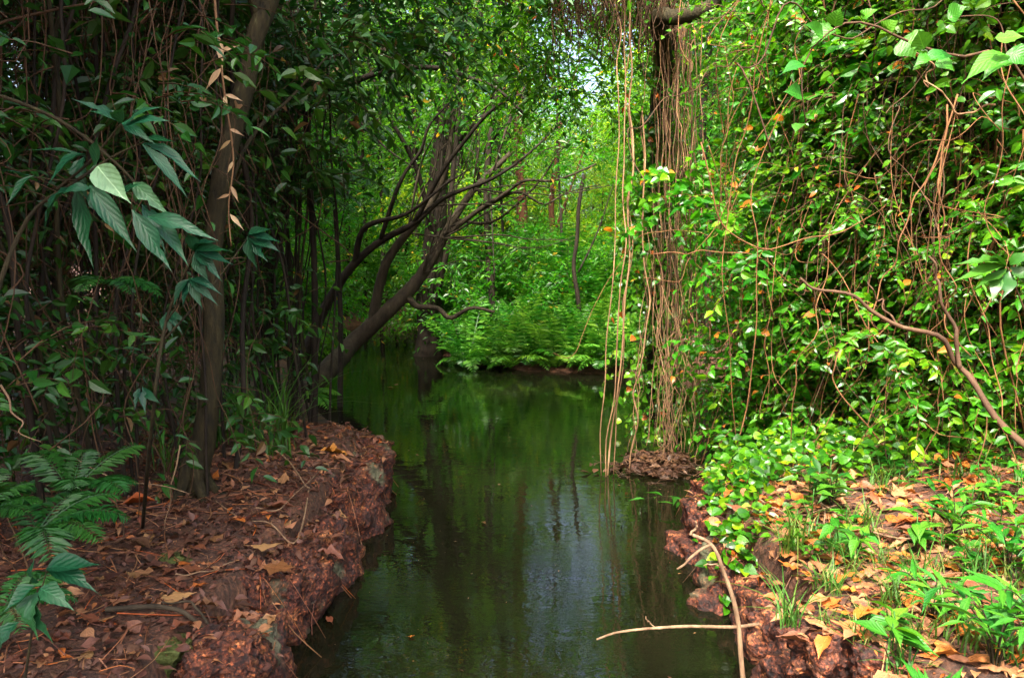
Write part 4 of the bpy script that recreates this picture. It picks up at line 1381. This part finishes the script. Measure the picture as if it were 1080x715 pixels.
# thin dark stems
ST = []
for q in range(8):
    rg_ = np.random.default_rng(560 + q)
    P = [(0, 0, -.2), (rg_.normal(0, .1), rg_.normal(0, .1), 1.2), (rg_.normal(0, .2), rg_.normal(0, .2), 2.6), (rg_.normal(0, .35), rg_.normal(0, .3), 4.6)]
    ST.append(tube(wiggle(P, .05, rg_, 30), np.linspace(1, .6, 30) * rg_.uniform(.007, .016), 6).data('bare_stem', ('darkbark', 'darkbark', 'mossbark')[q % 3]))
for j in range(86):
    Yd = rg.uniform(3.4, 10)
    px = rg.uniform(-30, 345) if Yd < 7 else rg.uniform(230, 420)
    if Yd < 4.2:
        px = rg.uniform(-20, 150)
    if j > 63:
        Yd = rg.uniform(6.6, 9.5)
        px = rg.uniform(262, 348)
    x = (px - 540) / F * Yd
    if sdist(np.array([x]), np.array([Yd]))[0] < .25:
        continue
    o = link('bare_stem', ST[j % 8], None, (x, Yd, gh(x, Yd)), rg.uniform(0, 6.28), rg.uniform(.8, 1.35), rot=(rg.normal(0, .05), rg.normal(0, .05), rg.uniform(0, 6.28)))
    tag(o, 'thin dark stem rising through the left thicket ' + ('near the camera' if Yd < 5 else 'beside the olive trunk' if Yd < 7 else 'between the olive trunk and the leaning trunks'), 'stem', 'bare stems of the left thicket')
# dead brown vines in the left thicket
for j in range(56):
    Yd = rg.uniform(3.2, 6.8)
    px = rg.uniform(-20, 235)
    p = W(px, rg.uniform(-120, 200), Y=Yd)
    o = link('hanging_vine', VN[(3 * j) % 12 if j % 3 else 12], None, p, 0, rg.uniform(.55, .9), rot=(rg.normal(0, .07), rg.normal(0, .07), rg.uniform(0, 6.28)))
    tag(o, 'dead brown vine hanging in the left thicket ' + ('close to the left edge' if px < 130 else 'around the olive trunk'), 'vine', 'dead vines of the left thicket')
# dim left wood; unseen trees beside and behind the camera added to cast shade
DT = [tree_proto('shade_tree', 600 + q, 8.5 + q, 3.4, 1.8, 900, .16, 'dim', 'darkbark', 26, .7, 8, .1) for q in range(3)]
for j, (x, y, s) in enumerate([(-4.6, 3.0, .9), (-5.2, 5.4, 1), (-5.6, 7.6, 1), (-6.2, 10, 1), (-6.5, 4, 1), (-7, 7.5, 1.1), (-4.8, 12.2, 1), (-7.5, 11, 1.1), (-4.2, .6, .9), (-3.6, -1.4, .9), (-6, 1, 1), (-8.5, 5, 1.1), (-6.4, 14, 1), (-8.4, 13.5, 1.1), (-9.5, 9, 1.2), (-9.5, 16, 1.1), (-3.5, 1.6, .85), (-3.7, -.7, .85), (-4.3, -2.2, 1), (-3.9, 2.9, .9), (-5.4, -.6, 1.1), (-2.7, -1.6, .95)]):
    place(DT[j % 3], (x, y, gh(x, y)), rg.uniform(0, 6.28), s, 'shady tree standing in the dark wood left of the water' if y > 2 else 'unseen added tree beside the viewer that shades the left bank', 'tree', 'trees of the dark left wood')

# dark palms behind the olive trunk
def palm_leaf(rg, L, az, lift, n=26):
    return frond(rg, L, lift, n, .26, 1.1, az, .10)


for (px, py, Yd, L, nn, lab) in [(322, 118, 7.6, 1.25, 9, 'dark palm with drooping feather fronds behind the olive trunk'), (300, 215, 8.2, 1.0, 8, 'lower dark palm with drooping fronds among the thin stems'), (352, 200, 9.6, 1.0, 7, 'small palm left of the arching branch')]:
    top = W(px, py, Y=Yd)
    b = np.array([top[0], Yd, gh(top[0], Yd)])
    pr = empty('palm', b, 0, lab, 'palm')
    tube(smooth_path([b - [0, 0, .2], (b + top) / 2 + [.05, 0, 0], top], 16), np.linspace(.04, .025, 16), 8).build('trunk', 'darkbark', pr, origin=b)
    rr = np.random.default_rng(px)
    for q in range(nn):
        m = palm_leaf(rr, L * rr.uniform(.8, 1.15), q * 2.4 + rr.uniform(-.3, .3), rr.uniform(.4, 1.0))
        o = m.build('frond', 'dim', pr, False)
        o.location = top - b

# ------------------------------------------------------------------ sedges and grass
def blades(rg, n, L, wd, spread=.06, lean=.6, tint=(.1, .8)):
    """arching grass blades from the origin"""
    m = MB()
    for k in range(n):
        a = rg.uniform(0, 6.28)
        l = L * rg.uniform(.6, 1.2)
        t = np.linspace(0, 1, 7)
        le = lean * rg.uniform(.3, 1.3)
        r = l * le * t ** 1.7
        z = l * (t - .55 * le * t ** 2.2)
        c = np.stack([rg.normal(0, spread) + r * math.cos(a), rg.normal(0, spread) + r * math.sin(a), z], 1)
        s = np.array([-math.sin(a), math.cos(a), 0]) * wd * .5
        wv = np.array([.6, 1, 1, .9, .7, .4, .05])[:, None]
        V = np.concatenate([c + s * wv, c - s * wv])
        f = [(i_, i_ + 1, i_ + 8, i_ + 7) for i_ in range(6)]
        m.add(V, f, rg.uniform(*tint))
    return m


SG = [blades(np.random.default_rng(700 + q), 26, .75, .011, .05, .8).data('sedge', 'grass', False) for q in range(3)]
for j, (px, py, s, lab) in enumerate([(262, 475, 1.15, 'tall arching sedge at the left of the sedges by the olive trunk'), (300, 478, 1.2, 'tall upright sedge in front of the leaning trunks'), (285, 450, 1.2, 'sedge behind the tall upright sedge'), (245, 440, 1.1, 'sedge just right of the olive trunk'), (228, 470, .9, 'small sedge at the foot of the olive trunk'), (180, 500, .9, 'sedge at the left of the olive trunk')]):
    p = W(px, py, z=.45)
    o = link('sedge', SG[j % 3], None, (p[0], p[1], gh(p[0], p[1])), j * 1.3, s)
    tag(o, lab, 'sedge')
GT = [blades(np.random.default_rng(720 + q), 22, .17, .006, .03, .9, (.1, .95)).data('grass_tuft', 'grass', False) for q in range(4)]
rg = np.random.default_rng(61)


def land_spot(px, py, z=.5):
    for _ in range(4):
        p = W(px, py, z=z)
        z = float(surf(p[:1], p[1:2])[0])
    return np.array([p[0], p[1], z])


k = 0
for j in range(70):
    px = rg.uniform(850, 1085)
    py = 470 + 240 * rg.random() ** 1.4
    if px < 760 + (py - 500) * .55:
        continue
    p = land_spot(px, py)
    if sdist(p[:1], p[1:2])[0] < .12:
        continue
    o = link('grass_tuft', GT[k % 4], None, p, rg.uniform(0, 6.28), rg.uniform(.6, 1.25))
    tag(o, 'small grass tuft growing through the fallen leaves of the right bank', 'grass tuft', 'grass tufts of the right bank')
    k += 1
p = land_spot(835, 585)
tag(link('grass_tuft', blades(np.random.default_rng(735), 40, .36, .007, .03, 1.1).data('grass_tuft', 'grass', False), None, p, 0, 1), 'long arching grass tuft spilling over the dark side of the right bank', 'grass tuft')
p = land_spot(832, 660)
tag(link('grass_tuft', blades(np.random.default_rng(736), 30, .26, .006, .02, 1.2).data('grass_tuft', 'grass', False), None, p, 0, 1), 'drooping grass tuft left of the red and yellow pitted rock', 'grass tuft')

# seedlings
def seedling(rg, n, leaf, lw=.5):
    m = MB()
    h = rg.uniform(.06, .18)
    a = rg.uniform(0, 6.28, n) + np.arange(n) * 2.4
    z = h * (.4 + .6 * np.arange(n) / n)
    d = np.stack([np.cos(a), np.sin(a), rg.uniform(-.15, .5, n)], 1)
    m.merge(scatter(T_lan, np.stack([0 * a, 0 * a, z], 1) + d * .01, d, np.array([0, 0, 1]) + rg.normal(0, .2, (n, 3)), leaf * rg.uniform(.7, 1.2, n), lw, rg.uniform(0, 1, n)))
    m.merge(tube(np.array([(0, 0, -.03), (.004, 0, h * .5), (0, .003, h)]), .0022, 4, .2))
    return m


SD = [seedling(np.random.default_rng(740 + q), 5 + q, .07 + .008 * (q % 4), .42 + .05 * (q % 3)).data('seedling', 'bright', True) for q in range(7)]
for j in range(95):
    px = rg.uniform(770, 1085)
    py = 440 + 250 * rg.random() ** 1.5
    if px < 765 + (py - 500) * .55 or (py > 520 and px < 930 and rg.random() < .6):
        continue
    p = land_spot(px, py)
    if sdist(p[:1], p[1:2])[0] < .1:
        continue
    o = link('seedling', SD[j % 7], None, p, rg.uniform(0, 6.28), rg.uniform(.7, 1.4))
    tag(o, 'small fresh green seedling on the right bank ' + ('at the foot of the thicket' if py < 500 else 'among orange leaves'), 'seedling', 'seedlings of the right bank')
# carpet of creeping leaves where the bank meets the thicket
lvm = MB()
n = 3200
px = rg.uniform(745, 1090, n)
py = 412 + 78 * rg.random(n) ** 1.2
px[:420], py[:420] = rng.normal(778, 22, 420), rng.uniform(478, 560, 420)
pts = np.array([W(a, b, z=.62 if i > 420 else .45) for i, (a, b) in enumerate(zip(px, py))])
pts = pts[sdist(pts[:, 0], pts[:, 1]) > .05]
pts[:, 2] = surf(pts[:, 0], pts[:, 1]) + rg.uniform(.01, .2, len(pts)) * np.where(np.arange(len(pts)) < 380, .5, 1)
lvm.merge(scatter(T_hrt, pts, rg.normal(0, 1, (len(pts), 3)) * [1, 1, .25], np.array([-.2, -.4, .8]) + rg.normal(0, .4, (len(pts), 3)), rg.uniform(.03, .075, len(pts)), .75, rg.random(len(pts)) ** 1.2 * .97))
tag(lvm.build('ground_cover', 'wall', None, False), 'creeping green leaves covering the foot of the right thicket', 'ground cover', kind='stuff')
lvm = MB()
n = 2600
x = rg.uniform(-9, 9, n)
y = rg.uniform(12, 26, n)
ok = sdist(x, y) > .05
x, y = x[ok], y[ok]
lvm.merge(scatter(T_dia, np.stack([x, y, ground_h(x, y) + rg.uniform(0, .35, len(x))], 1), rg.normal(0, 1, (len(x), 3)) * [1, 1, .4], np.array([0, -.3, .8]) + rg.normal(0, .4, (len(x), 3)), rg.uniform(.12, .3, len(x)), .4, rg.random(len(x)) * .9))
tag(lvm.build('ground_cover', 'far', None, False), 'low green growth on the floor of the far wood', 'ground cover', kind='stuff')

# ------------------------------------------------------------------ leaf litter and single fallen leaves
def litter(name, n, region, label, sizes, tint, lift=.004, seed=0):
    rg = np.random.default_rng(seed)
    a = rg.uniform(region[0], region[1], n)
    b = rg.uniform(region[2], region[3], n)
    ok = sdist(a, b) > -.08
    a, b = a[ok], b[ok]
    z = surf(a, b)
    ok = z > .25
    a, b, z = a[ok], b[ok], z[ok]
    n = len(a)
    z = z + lift + rg.random(n) ** 2 * .03
    m = MB()
    tn = tint(rg, n)
    for q in range(6):
        k = np.arange(q, n, 6)
        tp = ((VB, VR, VL)[q % 3])[q + 2]
        m.merge(scatter(tp, np.stack([a, b, z], 1)[k], rg.normal(0, 1, (len(k), 3)) * [1, 1, .25], np.array([0, 0, 1]) + rg.normal(0, .3, (len(k), 3)), sizes[0] + (sizes[1] - sizes[0]) * rg.random(len(k)) ** 2.2, rg.uniform(.22, .62, len(k)), tn[k]))
    for k in range(n // 14):
        p = np.array([a[k], b[k], z[k] + .01])
        an = rg.uniform(0, 6.28)
        e = p + np.array([math.cos(an), math.sin(an), 0]) * rg.uniform(.06, .3)
        e[2] = gh(e[0], e[1]) + .012
        m.merge(tube(smooth_path([p, (p + e) / 2 + rg.normal(0, .015, 3), e], 5), rg.uniform(.0012, .003), 4, rg.uniform(.2, .9)))
    return tag(m.build(name, 'dry'), label, 'leaf litter', kind='stuff')


litter('leaf_litter', 8500, (-2.9, -.5, 1.8, 7.8), 'small dead leaves and twigs strewn over the left bank', (.012, .09), lambda g, n: g.beta(1.1, 2.2, n), seed=1)
litter('leaf_litter', 7000, (-2.9, -.5, 1.8, 7.8), 'dull brown matted dead leaves covering the soil of the left bank', (.03, .075), lambda g, n: .03 + .5 * g.beta(1.6, 3, n), seed=7)
litter('leaf_litter', 9000, (.7, 3.6, 1.8, 6.6), 'orange brown dead leaves and twigs strewn over the right bank', (.014, .13), lambda g, n: g.beta(2.2, 1.8, n), seed=2)
litter('leaf_litter', 2500, (-8, -2.2, 2, 13), 'dark dead leaves on the floor of the left thicket', (.05, .12), lambda g, n: g.beta(1.3, 4, n), seed=3)

FL = {}
for q in range(8):
    rq = np.random.default_rng(800 + q)
    tp = leaf_tpl([.02, .22, .4, .5, .47, .36, .2, .07, .0], .3 * rq.uniform(-.8, 1.6), rq.uniform(-.25, .45), rq.uniform(.05, .3))
    for tn, nm in ((.12, 'dark'), (.42, 'brown'), (.62, 'tan'), (.86, 'orange')):
        m = scatter(tp, np.array([[0, 0, 0.]]), np.array([[1., 0, 0]]), np.array([[0, 0, 1.]]), np.array([1.]), np.array([rq.uniform(.36, .58)]), np.array([tn + rq.uniform(-.08, .08)]))
        m.merge(tube(np.array([(-.22, .02, .01), (-.1, .0, 0), (.02, 0, 0)]), .009, 4, tn))
        FL[q, nm] = m.data('fallen_leaf', 'dry')


def fallen(px, py, lpx, q, nm, rz, label, group=None, z=None, lift=.015):
    p = land_spot(px, py) if z is None else W(px, py, z=z)
    L = lpx * p[1] / F
    o = link('fallen_leaf', FL[q % 8, nm], None, p + np.array([0, 0, lift + L * .03]), rz, L, rot=(random.uniform(-.2, .2), random.uniform(-.15, .15), rz))
    return tag(o, label, 'leaf', group)


for px, py, l, q, nm, rz, lab in [(228, 648, 42, 0, 'tan', .3, 'large straw-coloured leaf lying on the lumpy red rock'), (165, 633, 44, 1, 'tan', .1, 'long tan leaf on the left bank beside the mossy rock'), (130, 535, 36, 2, 'orange', .5, 'ochre boat-shaped leaf on the left bank near the olive trunk'),
                                  (200, 625, 26, 3, 'orange', 1.0, 'curled yellow-orange leaf right of the moss cushion'), (338, 478, 34, 4, 'orange', .2, 'bright orange leaf on the far end of the left bank'), (218, 510, 26, 5, 'orange', 1.4, 'orange leaf leaning against the olive trunk'),
                                  (172, 545, 38, 6, 'tan', .9, 'pale forked leaf in the middle of the left bank'), (350, 486, 24, 7, 'tan', -.2, 'small tan leaf beside the bright orange leaf'), (280, 640, 40, 0, 'brown', -.3, 'brown curled leaf on the ledge over the water'),
                                  (265, 598, 34, 1, 'tan', .2, 'reddish tan leaf near the ledge edge'), (190, 580, 30, 3, 'dark', .8, 'dark red-brown leaf above the moss cushion'), (110, 610, 40, 5, 'dark', -.4, 'broad dull brown leaf left of the moss cushion'), (80, 575, 36, 2, 'dark', .4, 'broad dull brown leaf by the left ferns'),
                                  (885, 650, 48, 0, 'orange', -.4, 'long orange leaf behind the red and yellow pitted rock'), (890, 598, 40, 2, 'brown', 2.2, 'broad brown leaf in the middle of the right bank'), (930, 522, 26, 4, 'tan', 1.1, 'pale tan leaf standing in the grass of the right bank'),
                                  (915, 665, 44, 5, 'tan', .3, 'greyish tan leaf above the small ochre rock'), (975, 465, 32, 6, 'orange', .2, 'orange leaf at the foot of the right thicket'), (1062, 536, 30, 7, 'orange', -.6, 'vivid orange leaf near the right edge'), (1040, 560, 34, 1, 'orange', -.5, 'long ochre leaf below the vivid orange leaf'),
                                  (825, 505, 24, 3, 'tan', .5, 'tan leaf on the tip of the right bank'), (940, 555, 44, 3, 'orange', .1, 'wide orange leaf mid right bank'), (825, 672, 36, 4, 'tan', .8, 'tan curled leaf left of the pitted rock'), (835, 625, 30, 6, 'orange', .3, 'orange leaf on the edge above the dark rocks'), (1020, 528, 26, 0, 'orange', .8, 'orange leaf among the grass near the right edge')]:
    fallen(px, py, l, q, nm, rz, lab)
rg = np.random.default_rng(71)
for j in range(120):
    px = rg.uniform(70, 395)
    py = rg.uniform(455, 690)
    p = land_spot(px, py, .42)
    if p[2] < .25:
        continue
    nm = ('dark', 'brown', 'tan', 'brown', 'tan')[j % 5]
    fallen(px, py, rg.uniform(.07, .16) * F / p[1], j, nm, rg.uniform(0, 6.28), f'dry {dict(dark="dark brown", brown="brown", tan="tan")[nm]} leaf lying in the litter of the left bank', f'{nm} fallen leaves on the left bank')
for j in range(260):
    px = rg.uniform(770, 1085)
    py = rg.uniform(465, 712)
    if px < 765 + (py - 500) * .5:
        continue
    p = land_spot(px, py, .5)
    if p[2] < .25:
        continue
    nm = ('orange', 'tan', 'brown', 'orange', 'tan')[j % 5]
    fallen(px, py, rg.uniform(.07, .17) * F / p[1], j, nm, rg.uniform(0, 6.28), f'dry {nm} leaf lying in the litter of the right bank', f'{nm} fallen leaves on the right bank')
for px, py, lab in [(232, 562, 'small bright green leaf lying on the left bank litter'), (300, 652, 'small yellow leaf afloat near the ledge')]:
    pass
# floating leaves
for j, (px, py) in enumerate([(430, 672), (416, 406), (512, 553), (415, 409)]):
    fallen(px, py, 9 if py > 500 else 7, j, ('orange', 'tan', 'brown')[j % 3], j * 1.1, 'tiny dead leaf floating on the dark water', 'leaves afloat on the water', 0.0, .004)


m = MB()
n = 900
a, b = rng.uniform(-3, 2.2, n), 2.6 + 13 * rng.random(n)
edge = -sdist(a, b)
ok = (edge > .02) & (rng.random(n) < np.exp(-edge * 2.2) + .12)
a, b = a[ok], b[ok]
m.merge(scatter(T_dia, np.stack([a, b, np.full(len(a), .004)], 1), rng.normal(0, 1, (len(a), 3)) * [1, 1, .02], np.array([0, 0, 1]) + rng.normal(0, .04, (len(a), 3)), .008 + .03 * rng.random(len(a)) ** 3, rng.uniform(.2, .8, len(a)), rng.random(len(a)) * .6))
tag(m.build('floating_debris', 'dry'), 'specks of leaf debris drifting on the dark water', 'debris', kind='stuff')


# ------------------------------------------------------------------ sticks, dead branches, single vines
def stick(name, label, cat, paths, mat='stick', n=26, wig=.006, seed=0):
    """paths: list of (points, r0, r1); the first is the main stem, others are its twigs"""
    b = np.asarray(paths[0][0][0])
    root = empty(name, b, 0, label, cat)
    for q, (P, r0, r1) in enumerate(paths):
        tube(wiggle(P, wig, np.random.default_rng(seed + q), n), np.linspace(r0, r1, n), 7, .5, .06, seed + q).build('stem' if q == 0 else 'twig', mat, root, origin=b)
    return root


A = lambda lst, Yd: [W(a, b, Y=Yd + (c[0] if c else 0)) for a, b, *c in lst]
stick('bent_stick', 'bent forked dead stick standing in the water against the right bank', 'stick', [
    (A([(786, 740), (781, 690), (776, 640), (764, 598), (750, 574), (728, 564)], 3.0), .0115, .007), (A([(750, 574), (736, 582), (724, 592), (715, 602)], 3.0), .007, .004), (A([(728, 564), (735, 556), (733, 550)], 3.0), .006, .003), (A([(764, 598), (752, 594), (740, 596)], 3.0), .004, .002)])
stick('straight_stick', 'thin straight pale stick reaching left over the water', 'stick', [(A([(800, 658, .1), (772, 661, .05), (730, 660), (690, 661), (655, 666), (627, 674)], 2.95), .008, .004), (A([(690, 661), (684, 655), (682, 652)], 2.95), .003, .002)])
stick('dead_branch', 'long dead branch lying diagonally across the right thicket', 'branch', [
    (A([(1110, 490, -.3), (1075, 465, -.2), (1040, 425, -.1), (1012, 385), (985, 358), (945, 340), (905, 318), (870, 300), (846, 287)], 3.9), .019, .006), (A([(1012, 388), (1005, 340), (990, 300), (985, 270)], 3.88), .012, .005), (A([(945, 340), (930, 320), (918, 295)], 3.9), .006, .003)], 'brown_dead', 34, .02, 4)
stick('straw_vine', 'straw-coloured vine with hanging dry leaves in front of the olive trunk', 'vine', [(A([(224, -40), (228, 20), (234, 75), (240, 120), (246, 170), (242, 215), (244, 260)], 3.6), .006, .003)], 'root', 30, .002, 6)
for j, (px, py, l, a) in enumerate([(231, 38, .16, -1.4), (222, 72, .13, -2.2), (250, 80, .07, -.5), (244, 100, .09, -.3), (248, 136, .08, -.4), (258, 148, .08, -2.4), (240, 170, .07, -2.0), (254, 196, .09, -1.1), (247, 226, .1, -.8), (218, 100, .09, -1.5), (246, 55, .1, .3), (238, 205, .07, -2.8)]):
    p = W(np.interp(py, [-40, 20, 75, 120, 170, 215, 260], [224, 228, 234, 240, 246, 242, 244]), py, Y=3.6)
    m = scatter(T_lan, np.zeros((1, 3)), np.array([[math.cos(a), -.2, math.sin(a)]]), np.array([[.3, -1, .3]]), np.array([l]), np.array([.22]), np.array([rng.random()]))
    o = m.build('hanging_leaf', 'pale', origin=(0, 0, 0))
    o.location = p
    tag(o, 'dry straw-coloured leaf hanging on the straw vine before the olive trunk', 'leaf', 'dry leaves on the straw vine')
vine_loop = [land_spot(a, b, .45) + np.array([0, 0, c]) for a, b, c in [(225, 470, .18), (262, 475, .1), (300, 492, .07), (322, 520, .05), (327, 545, .03), (312, 560, .02), (285, 562, .02), (255, 550, .02), (225, 530, .02)]]
stick('vine_loop', 'pale thin vine curved in a loop on the left bank', 'vine', [(vine_loop, .006, .003)], 'stick', 40, .004, 7)
stick('crooked_root', 'crooked grey root along the top of the mossy rock', 'root', [([land_spot(a, b) + np.array([0, 0, .03]) for a, b in [(112, 650), (150, 648), (190, 652), (225, 660), (258, 640)]], .012, .007), ([land_spot(a, b) + np.array([0, 0, .03]) for a, b in [(225, 660), (205, 655), (172, 645)]], .006, .004)], 'bark', 26, .006, 8)
for j, (pts, lab) in enumerate([([(190, 470), (180, 520), (175, 560)], 'pale curved twig hanging low by the olive trunk'), ([(0, 405), (18, 440), (35, 472)], 'pale straight twig at the left edge'), ([(270, 540), (300, 556), (345, 575)], 'thin pale twig on the left bank pointing at the water'), ([(185, 612), (215, 610), (250, 606)], 'thin brown twig near the moss cushion'), ([(60, 470), (120, 505), (200, 520)], 'thin twig slanting under the sapling')]):
    Yd = [3.6, 2.6, None, None, 3.4][j]
    P = [W(a, b, Y=Yd) for a, b in pts] if Yd else [land_spot(a, b) + np.array([0, 0, .03]) for a, b in pts]
    stick('twig', lab, 'twig', [(P, .004, .002)], 'stick', 20, .012, 20 + j)
for j, (pts, lab) in enumerate([([(860, 535), (895, 558), (935, 575), (985, 580)], 'pale twig lying across the right bank'), ([(862, 522), (870, 555), (872, 572)], 'short pale twig among the leaves of the right bank tip'), ([(900, 480), (940, 470), (985, 452)], 'straw twig at the foot of the right thicket'), ([(790, 560), (830, 550), (880, 540)], 'thin twig on the ledge of the right bank')]):
    P = [land_spot(a, b) + np.array([0, 0, .04]) for a, b in pts]
    stick('twig', lab, 'twig', [(P, .006, .003)], 'stick', 20, .01, 30 + j)
for j, (pts, Yd, lab, mt) in enumerate([([(740, 150), (760, 230), (800, 260), (850, 255), (905, 235), (945, 190), (960, 130)], 4.9, 'long looping brown vine slung across the middle of the right thicket', 'vine'), ([(690, 268), (740, 266), (790, 268), (840, 300), (880, 312)], 5.6, 'yellowish vine stretched level from the roots into the thicket', 'vine'),
                                        ([(755, 520), (790, 420), (800, 300), (796, 200), (830, 100), (850, 20)], 5.2, 'thick orange-brown vine climbing beside the hanging roots', 'vine'), ([(1050, 110), (1010, 118), (985, 90), (965, 50)], 3.6, 'smooth pale vine bending below the big fresh leaves', 'root'), ([(930, 470), (880, 400), (900, 360), (960, 350)], 4.4, 'green vine looping low in the right thicket', 'vine'),
                                        ([(1010, 100), (985, 170), (960, 230), (930, 290), (925, 360)], 4.0, 'bundle-like brown vine falling left of the draped trunk', 'vine'), ([(1000, 110), (990, 200), (1000, 300), (1010, 380)], 3.95, 'brown vine dropping straight onto the dead branch', 'vine'), ([(815, 0), (800, 60), (790, 130), (770, 200), (765, 330), (780, 470)], 5.6, 'rust-coloured vine sweeping down left of the thicket', 'vine')]):
    stick('looping_vine', lab, 'vine', [(A(pts, Yd), .0048, .003)], mt, 40, .03, 40 + j)
